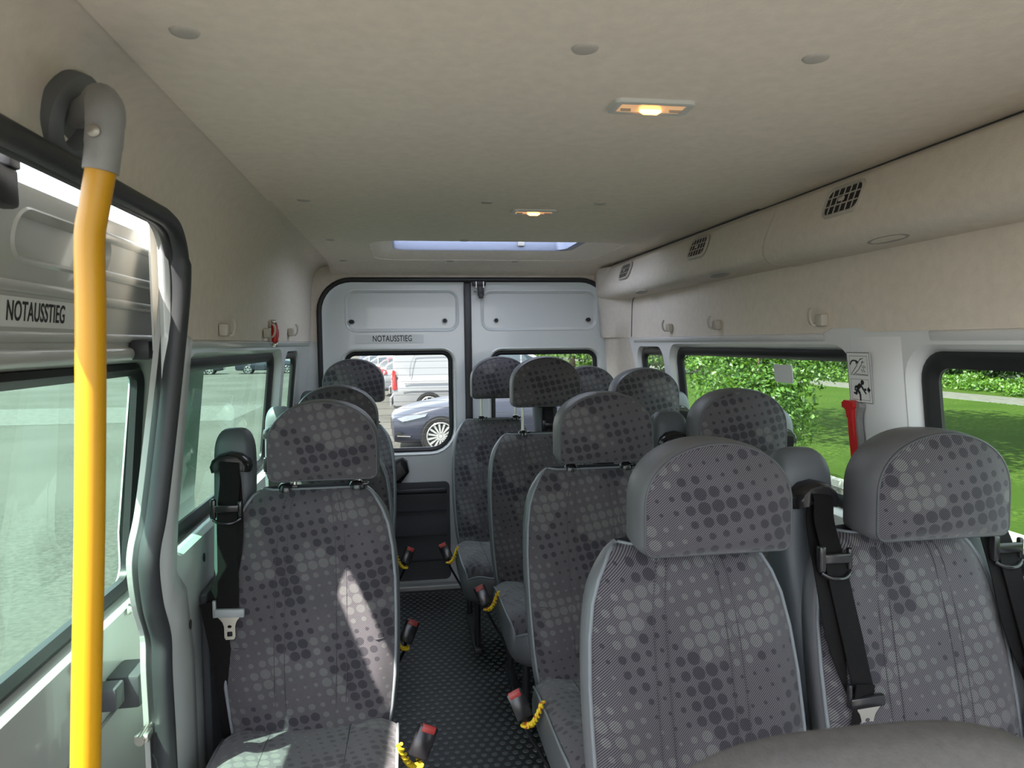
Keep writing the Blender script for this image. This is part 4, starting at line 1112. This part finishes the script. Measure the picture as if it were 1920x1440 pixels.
for j, y in enumerate(np.arange(14, 62, 3.0)):
    sh_ = thing('shrub', 'low bright green shrub along the path, %s of the row' % ORD[j], 'shrub', (21.2 + .5*math.sin(j*2.2), float(y), GZ), 0, 'low shrubs along the path')
    leaves('foliage', [((0, 0, .20), (1.0, 1.5, .30), 600), ((-.4, .8, .16), (.7, 1.0, .26), 400), ((.3, -.9, .24), (.8, .9, .36), 400)], .13, L_LIGHT, sh_)
    bm = bmesh.new()
    for q_ in range(4): tube(bm, [(0, 0, 0), (.2*math.cos(q_*1.7), .3*math.sin(q_*1.7), .42)], [.02, .008], 5)
    build('stems', bm, M_BARK, sh_)
for j, y in enumerate(np.arange(15, 63, 4.0)):
    bu = thing('bush', 'tall dark bush behind the low shrubs by the path, %s of the row' % ORD[j], 'bush', (23.4, float(y), GZ), 0, 'dark bushes behind the shrubs')
    leaves('foliage', [((0, 0, .9), (.7, 2.0, .9), 1500), ((.1, 1.0, 1.6), (.7, 1.2, .9), 900), ((0, -1.0, 1.5), (.7, 1.2, .9), 900)], .20, L_DARK, bu)
    leaves('sunlit_foliage', [((-.5, -.6, 1.0), (.4, 1.4, .8), 170), ((-.5, 1.0, 1.7), (.4, 1.2, .7), 170)], .17, L_MID, bu)  # sun on the bush painted by a sparse set of paler leaves
    bm = bmesh.new()
    for q_ in range(4): tube(bm, [(0, 0, 0), (.3*math.cos(q_*1.7), .9*math.sin(q_*1.7), 1.3)], [.03, .01], 5)
    build('stems', bm, M_BARK, bu)
for j, (x, y) in enumerate(((22.6, 17.3), (22.9, 18.3), (23.2, 34.5), (22.8, 36.2))):
    bm = bmesh.new(); tube(bm, [(x, y, GZ), (x+.1, y+.05, 2), (x+.05, y, 6)], [.10, .08, .05], 8)
    tag(build('slender_tree', bm, M_BIRCH, None, smooth=60), 'slender pale tree stem beyond the path, %s of four' % ORD[j], 'tree', 'slender pale stems')
# young tree close outside the right window
yt = tree('young bright green tree close outside the big right window', 4.15, 8.5, 3.0, .80, 5200, .062, L_LIGHT, .03, low=.28)
leaves('foliage', [((-.25, -.5, 1.30), (.55, .6, .45), 1500), ((.2, .4, 1.1), (.6, .6, .5), 1300), ((-.2, .7, 1.6), (.5, .6, .5), 1100), ((.35, -.6, 1.9), (.5, .6, .5), 1100)], .062, L_MID, yt)
# shade trees on the lawn: their trunks stand behind the pillar and out of the frame
tree('tall shade tree whose canopy darkens the lawn, behind the pillar', 8.5, 12.0, 9.5, 4.2, 9000, .22, L_MID, .22, 'tall shade trees on the lawn', low=.52)
tree('tall shade tree whose canopy darkens the lawn, right of the frame', 9.9, 8.6, 9.5, 4.3, 10000, .22, L_MID, .22, 'tall shade trees on the lawn', low=.52)
# trees behind the parking row on the right
for j, (x, y) in enumerate(((9.5, 41), (13.5, 43), (17, 40))):
    tree('round sunlit tree behind the parked cars, %s' % ['left of three', 'middle one, darker', 'right of three'][j], x, y, 7.5, 3.4, 5000, .26, L_LIGHT if j != 1 else L_MID, .2, 'trees behind the parked cars', low=.1)

# ------------------------------------------------------------------ vehicles
M_TYRE = mat('tyre', (.008, .008, .008), .8)
M_RIM = mat('alloy_rim', (.50, .50, .49), .3, metal=.6)
M_CGLS = mat('car_glass', (.03, .045, .055), .06, spec=.8)
M_TAIL = mat('tail_light', (.42, .02, .02), .2)
M_HEADL = mat('headlight', (.20, .22, .25), .12, metal=.4)
M_CBLK = mat('car_black_trim', (.007, .007, .008), .5)
def paint(name, c): return mat(name, c, .3, metal=.15, coat=.35)
P_BLUE = paint('blue_grey_metallic', (.020, .023, .038)); P_SILV = paint('silver_metallic', (.20, .203, .21)); P_WHITE = mat('white_car_paint', (.30, .30, .30), .25, coat=1)
P_GREY = paint('grey_metallic', (.16, .165, .175)); P_REDC = paint('dark_red_car', (.16, .02, .022)); P_DK = paint('dark_metallic', (.03, .035, .045))
def wheel(par, x, y, r_, sgn, spokes=15):
    """wheel with its outer face looking along sgn*y"""
    bm = bmesh.new(); w_ = .10
    lathe(bm, [(r_*.74, -.09), (r_*.97, -.10), (r_, -.07), (r_, .07), (r_*.97, .10), (r_*.80, .105), (r_*.74, .09)], 40, 'Y', (x, y, r_)); o = build('wheel', bm, M_TYRE, par, smooth=45)
    bm = bmesh.new(); lathe(bm, [(r_*.76, sgn*.09), (r_*.73, sgn*.098), (r_*.69, sgn*.085), (r_*.68, sgn*.02)], 36, 'Y', (x, y, r_))
    lathe(bm, [(0, sgn*.085), (r_*.10, sgn*.085), (r_*.14, sgn*.07), (r_*.15, sgn*.03)], 20, 'Y', (x, y, r_)); build('rim', bm, M_RIM, o, smooth=45)
    for k in range(spokes):
        bm = bmesh.new(); a = 2*PI*k/spokes
        box(bm, (0, 0, 0), (r_*.58, .022, .030)); 
        for v in bm.verts:
            tpr = 1.25 if v.co.x > 0 else .75
            v.co.z *= tpr; v.co.x += r_*.41; xx, zz = v.co.x, v.co.z
            v.co = Vector((x + xx*math.cos(a) - zz*math.sin(a), y + sgn*(.075) + v.co.y, r_ + xx*math.sin(a) + zz*math.cos(a)))
        build('spoke', bm, M_RIM, o)
    bm = bmesh.new(); lathe(bm, [(0, sgn*.005), (r_*.7, sgn*.005)], 24, 'Y', (x, y, r_)); build('brake_shadow', bm, M_CBLK, o)
def car(label, loc, rz, L, W_, secs, glass, pnt, wx, wr_, spokes=10, group=None, name='parked_car', cat='car'):
    """secs: (x, half width, bottom, waist, top, half top). glass: set of (section index) with windows between waist and top"""
    t = thing(name, label, cat, loc, rz, group)
    bm = bmesh.new(); bg_ = bmesh.new(); rows = []
    for (x, hw, zb, zs, zt, ht) in secs:
        zm = zb + (zs-zb)*.5
        half = [(hw*.86, zb), (hw*.97, zb+.08), (hw, zm), (hw*.985, zs-.05), (hw*.95, zs), (hw*.95+(ht-hw*.95)*.12, zs+(zt-zs)*.10), (hw*.95+(ht-hw*.95)*.80, zs+(zt-zs)*.86), (ht*.92, zt-.02 if zt-zs > .1 else zt-.004), (ht*.6, zt+.012), (ht*.2, zt+.02)]
        rows.append([(x, y, z) for y, z in half] + [(x, -y, z) for y, z in reversed(half)])
    R_ = [[bm.verts.new(p) for p in r] for r in rows]; n_ = len(rows[0])
    for i in range(len(rows)-1):
        for j in range(n_-1):
            isg = i in glass and j in (5, n_-2-5)
            bm.faces.new((R_[i][j], R_[i][j+1], R_[i+1][j+1], R_[i+1][j]))
            if isg:
                q_ = [Vector(rows[i][j]), Vector(rows[i][j+1]), Vector(rows[i+1][j+1]), Vector(rows[i+1][j])]
                s_ = Vector((0, .006 if q_[0].y > 0 else -.006, 0)); c_ = sum(q_, Vector())/4
                bg_.faces.new([bg_.verts.new(c_ + (v-c_)*.94 + s_) for v in q_])
    bm.faces.new(list(reversed(R_[0]))); bm.faces.new(R_[-1])
    build('body', bm, pnt, t, smooth=35)
    if len(bg_.faces):
        build('side_windows', bg_, M_CGLS, t)
    else: bg_.free()
    hw0 = max(s[1] for s in secs)
    for x in wx:
        for sgn in (-1, 1):
            bm = bmesh.new(); lathe(bm, [(0, 0), (wr_*1.10, 0), (wr_*1.10, -sgn*.25)], 32, 'Y', (x, sgn*(hw0*1.004), wr_)); build('wheel_arch', bm, M_CBLK, t)
            wheel(t, x, sgn*(hw0-.055), wr_, sgn, spokes)
    return t
def quad(par, name, pts, m, thick=.012, nrm=None):
    pts = [Vector(p) for p in pts]; c = sum(pts, Vector())/len(pts)
    n_ = nrm and Vector(nrm) or (pts[1]-pts[0]).cross(pts[2]-pts[0]).normalized()
    bm = bmesh.new(); loft(bm, [[p for p in pts], [c + (p-c)*.97 + n_*thick for p in pts]], True, True, True); return build(name, bm, m, par)
# saloon: nose at x=0, tail at x=4.86; nose points to the left of the picture
sed = [(0.0, .55, .34, .62, .66, .40), (.05, .72, .22, .66, .72, .50), (.22, .84, .20, .70, .78, .60), (.55, .90, .20, .78, .87, .66), (1.0, .92, .20, .88, .94, .68), (1.45, .92, .20, .94, .985, .68), (1.95, .92, .20, .97, 1.30, .62), (2.35, .92, .20, .98, 1.44, .60), (3.1, .92, .20, .98, 1.46, .60), (3.8, .92, .20, .99, 1.36, .58), (4.35, .91, .22, 1.0, 1.08, .62), (4.75, .86, .26, .98, 1.04, .60), (4.86, .78, .34, .90, .95, .5)]
c1 = car('blue-grey saloon with multi spoke alloy wheels right behind the rear window', (-.60, 13.75, GZ), 0, 4.86, 1.86, sed, {6, 7, 8}, P_BLUE, (.88, 3.75), .335, 15)
for sgn in (-1, 1):
    quad(c1, 'headlight', [(.10, sgn*.80, .66), (.20, sgn*.845, .60), (.62, sgn*.915, .70), (.66, sgn*.915, .755), (.28, sgn*.85, .71)], M_HEADL, .010, (0, sgn, 0))
    quad(c1, 'bumper_chrome', [(.10, sgn*.775, .335), (.34, sgn*.885, .335), (.34, sgn*.885, .350), (.10, sgn*.775, .350)], M_CHROME, .012, (0, sgn, 0))
    quad(c1, 'fog_grille', [(.07, sgn*.745, .36), (.22, sgn*.85, .36), (.18, sgn*.83, .41), (.07, sgn*.745, .42)], M_CBLK, .012, (0, sgn, 0))
quad(c1, 'radiator_grille', [(-.004, -.38, .44), (-.004, .38, .44), (-.004, .33, .64), (-.004, -.33, .64)], M_CBLK, .012, (-1, 0, 0))
quad(c1, 'windscreen', [(1.50, -.64, .99), (1.50, .64, .99), (2.32, .56, 1.43), (2.32, -.56, 1.43)], M_CGLS, .012)
# panel van: tail at x=0 (seen), nose at x=5.1
van = [(0.0, .90, .30, 1.05, 1.78, .74), (.06, .94, .28, 1.08, 1.86, .80), (.5, .96, .28, 1.10, 1.90, .80), (2.2, .96, .28, 1.10, 1.91, .80), (2.35, .96, .28, 1.10, 1.91, .80), (3.45, .96, .28, 1.08, 1.88, .78), (3.95, .95, .28, 1.05, 1.60, .70), (4.35, .94, .28, 1.02, 1.16, .68), (4.9, .90, .26, .86, .98, .60), (5.1, .74, .34, .70, .76, .4)]
c2 = car('silver panel van parked behind the blue-grey saloon', (-.62, 20.0, GZ), R(-2), 5.1, 1.92, van, {4, 5}, P_SILV, (.95, 4.15), .34, 10, name='parked_van', cat='van')
for sgn in (-1, 1):
    quad(c2, 'tail_light', [(-.02, sgn*.78, .78), (.02, sgn*.935, .78), (.10, sgn*.955, .80), (.07, sgn*.955, 1.28), (.0, sgn*.93, 1.32), (-.02, sgn*.80, 1.32)], M_TAIL, .015, (-.5, sgn, 0))
quad(c2, 'rear_window', [(-.005, -.66, 1.12), (-.005, .66, 1.12), (.03, .62, 1.70), (.03, -.62, 1.70)], M_CGLS, .01, (-1, 0, 0))
quad(c2, 'rear_bumper', [(-.05, -.88, .35), (-.05, .88, .35), (-.05, .88, .58), (-.05, -.88, .58)], P_GREY, .05, (-1, 0, 0))
bm = bmesh.new(); tube(bm, smooth_path([(.45, -.965, 1.12), (.46, -.95, 1.42), (.55, -.90, 1.66), (.72, -.88, 1.72), (2.1, -.88, 1.73)], 5), .010, 6); tube(bm, [(.30, -.972, .96), (3.3, -.972, .96)], .012, 6); tube(bm, [(.25, -.972, .76), (3.3, -.972, .76)], .010, 6)
build('body_crease', bm, P_GREY, c2)
est = [(0.0, .80, .34, .90, 1.05, .6), (.08, .88, .26, .95, 1.18, .64), (.45, .91, .24, .98, 1.44, .62), (1.2, .91, .24, .97, 1.48, .62), (2.3, .91, .24, .95, 1.46, .62), (2.9, .91, .24, .93, 1.20, .62), (3.2, .91, .24, .92, .98, .66), (4.1, .88, .24, .80, .86, .62), (4.4, .74, .30, .64, .68, .4)]
for j, (x, y, pn, lab) in enumerate(((-.75, 24.6, P_SILV, 'silver estate car parked just beyond the silver panel van'), (-1.1, 28.2, P_GREY, 'grey estate car second beyond the silver panel van'), (-1.45, 31.6, P_REDC, 'red estate car third beyond the silver panel van'), (-2.0, 35.2, P_WHITE, 'white estate car fourth beyond the silver panel van'), (-2.6, 39.0, P_SILV, 'silver estate car farthest along the parked row'))):
    c = car(lab, (x, y, GZ), R(-3), 4.4, 1.82, est, {1, 2, 3, 4}, pn, (.85, 3.5), .31, 8)
    for sgn in (-1, 1): quad(c, 'tail_light', [(-.01, sgn*.50, .86), (.03, sgn*.845, .84), (.14, sgn*.90, .88), (.14, sgn*.88, 1.02), (.04, sgn*.80, 1.04), (-.0, sgn*.52, .98)], M_TAIL, .02, (-1, sgn, 0))
    quad(c, 'rear_window', [(.05, -.56, 1.06), (.05, .56, 1.06), (.38, .52, 1.40), (.38, -.52, 1.40)], M_CGLS, .015, (-1, 0, .5))
    quad(c, 'rear_bumper', [(-.04, -.74, .36), (-.04, .74, .36), (-.04, .76, .58), (-.04, -.76, .58)], pn, .05, (-1, 0, 0))
# far row seen over the roofs and a dark car far to the left
for j in range(5):
    car(['white', 'dark'][j % 2] + ' car in the distant row across the lot, %s from the left' % (['first'] + ORD[1:])[j], (-6.4 + j*3.6, 57.0, GZ), R(-90), 4.4, 1.82, est, {1, 2, 3, 4}, [P_WHITE, P_DK][j % 2], (.85, 3.5), .31, 6, 'cars in the distant row')
car('dark car far across the lot seen through the left window', (-17.4, 52.5, GZ), R(8), 4.4, 1.82, est, {1, 2, 3, 4}, P_DK, (.85, 3.5), .31, 6)
car('second dark car far across the lot, right of the first', (-12.2, 53.0, GZ), R(6), 4.4, 1.82, est, {1, 2, 3, 4}, P_BLUE, (.85, 3.5), .31, 6)
bpy.context.view_layer.update()
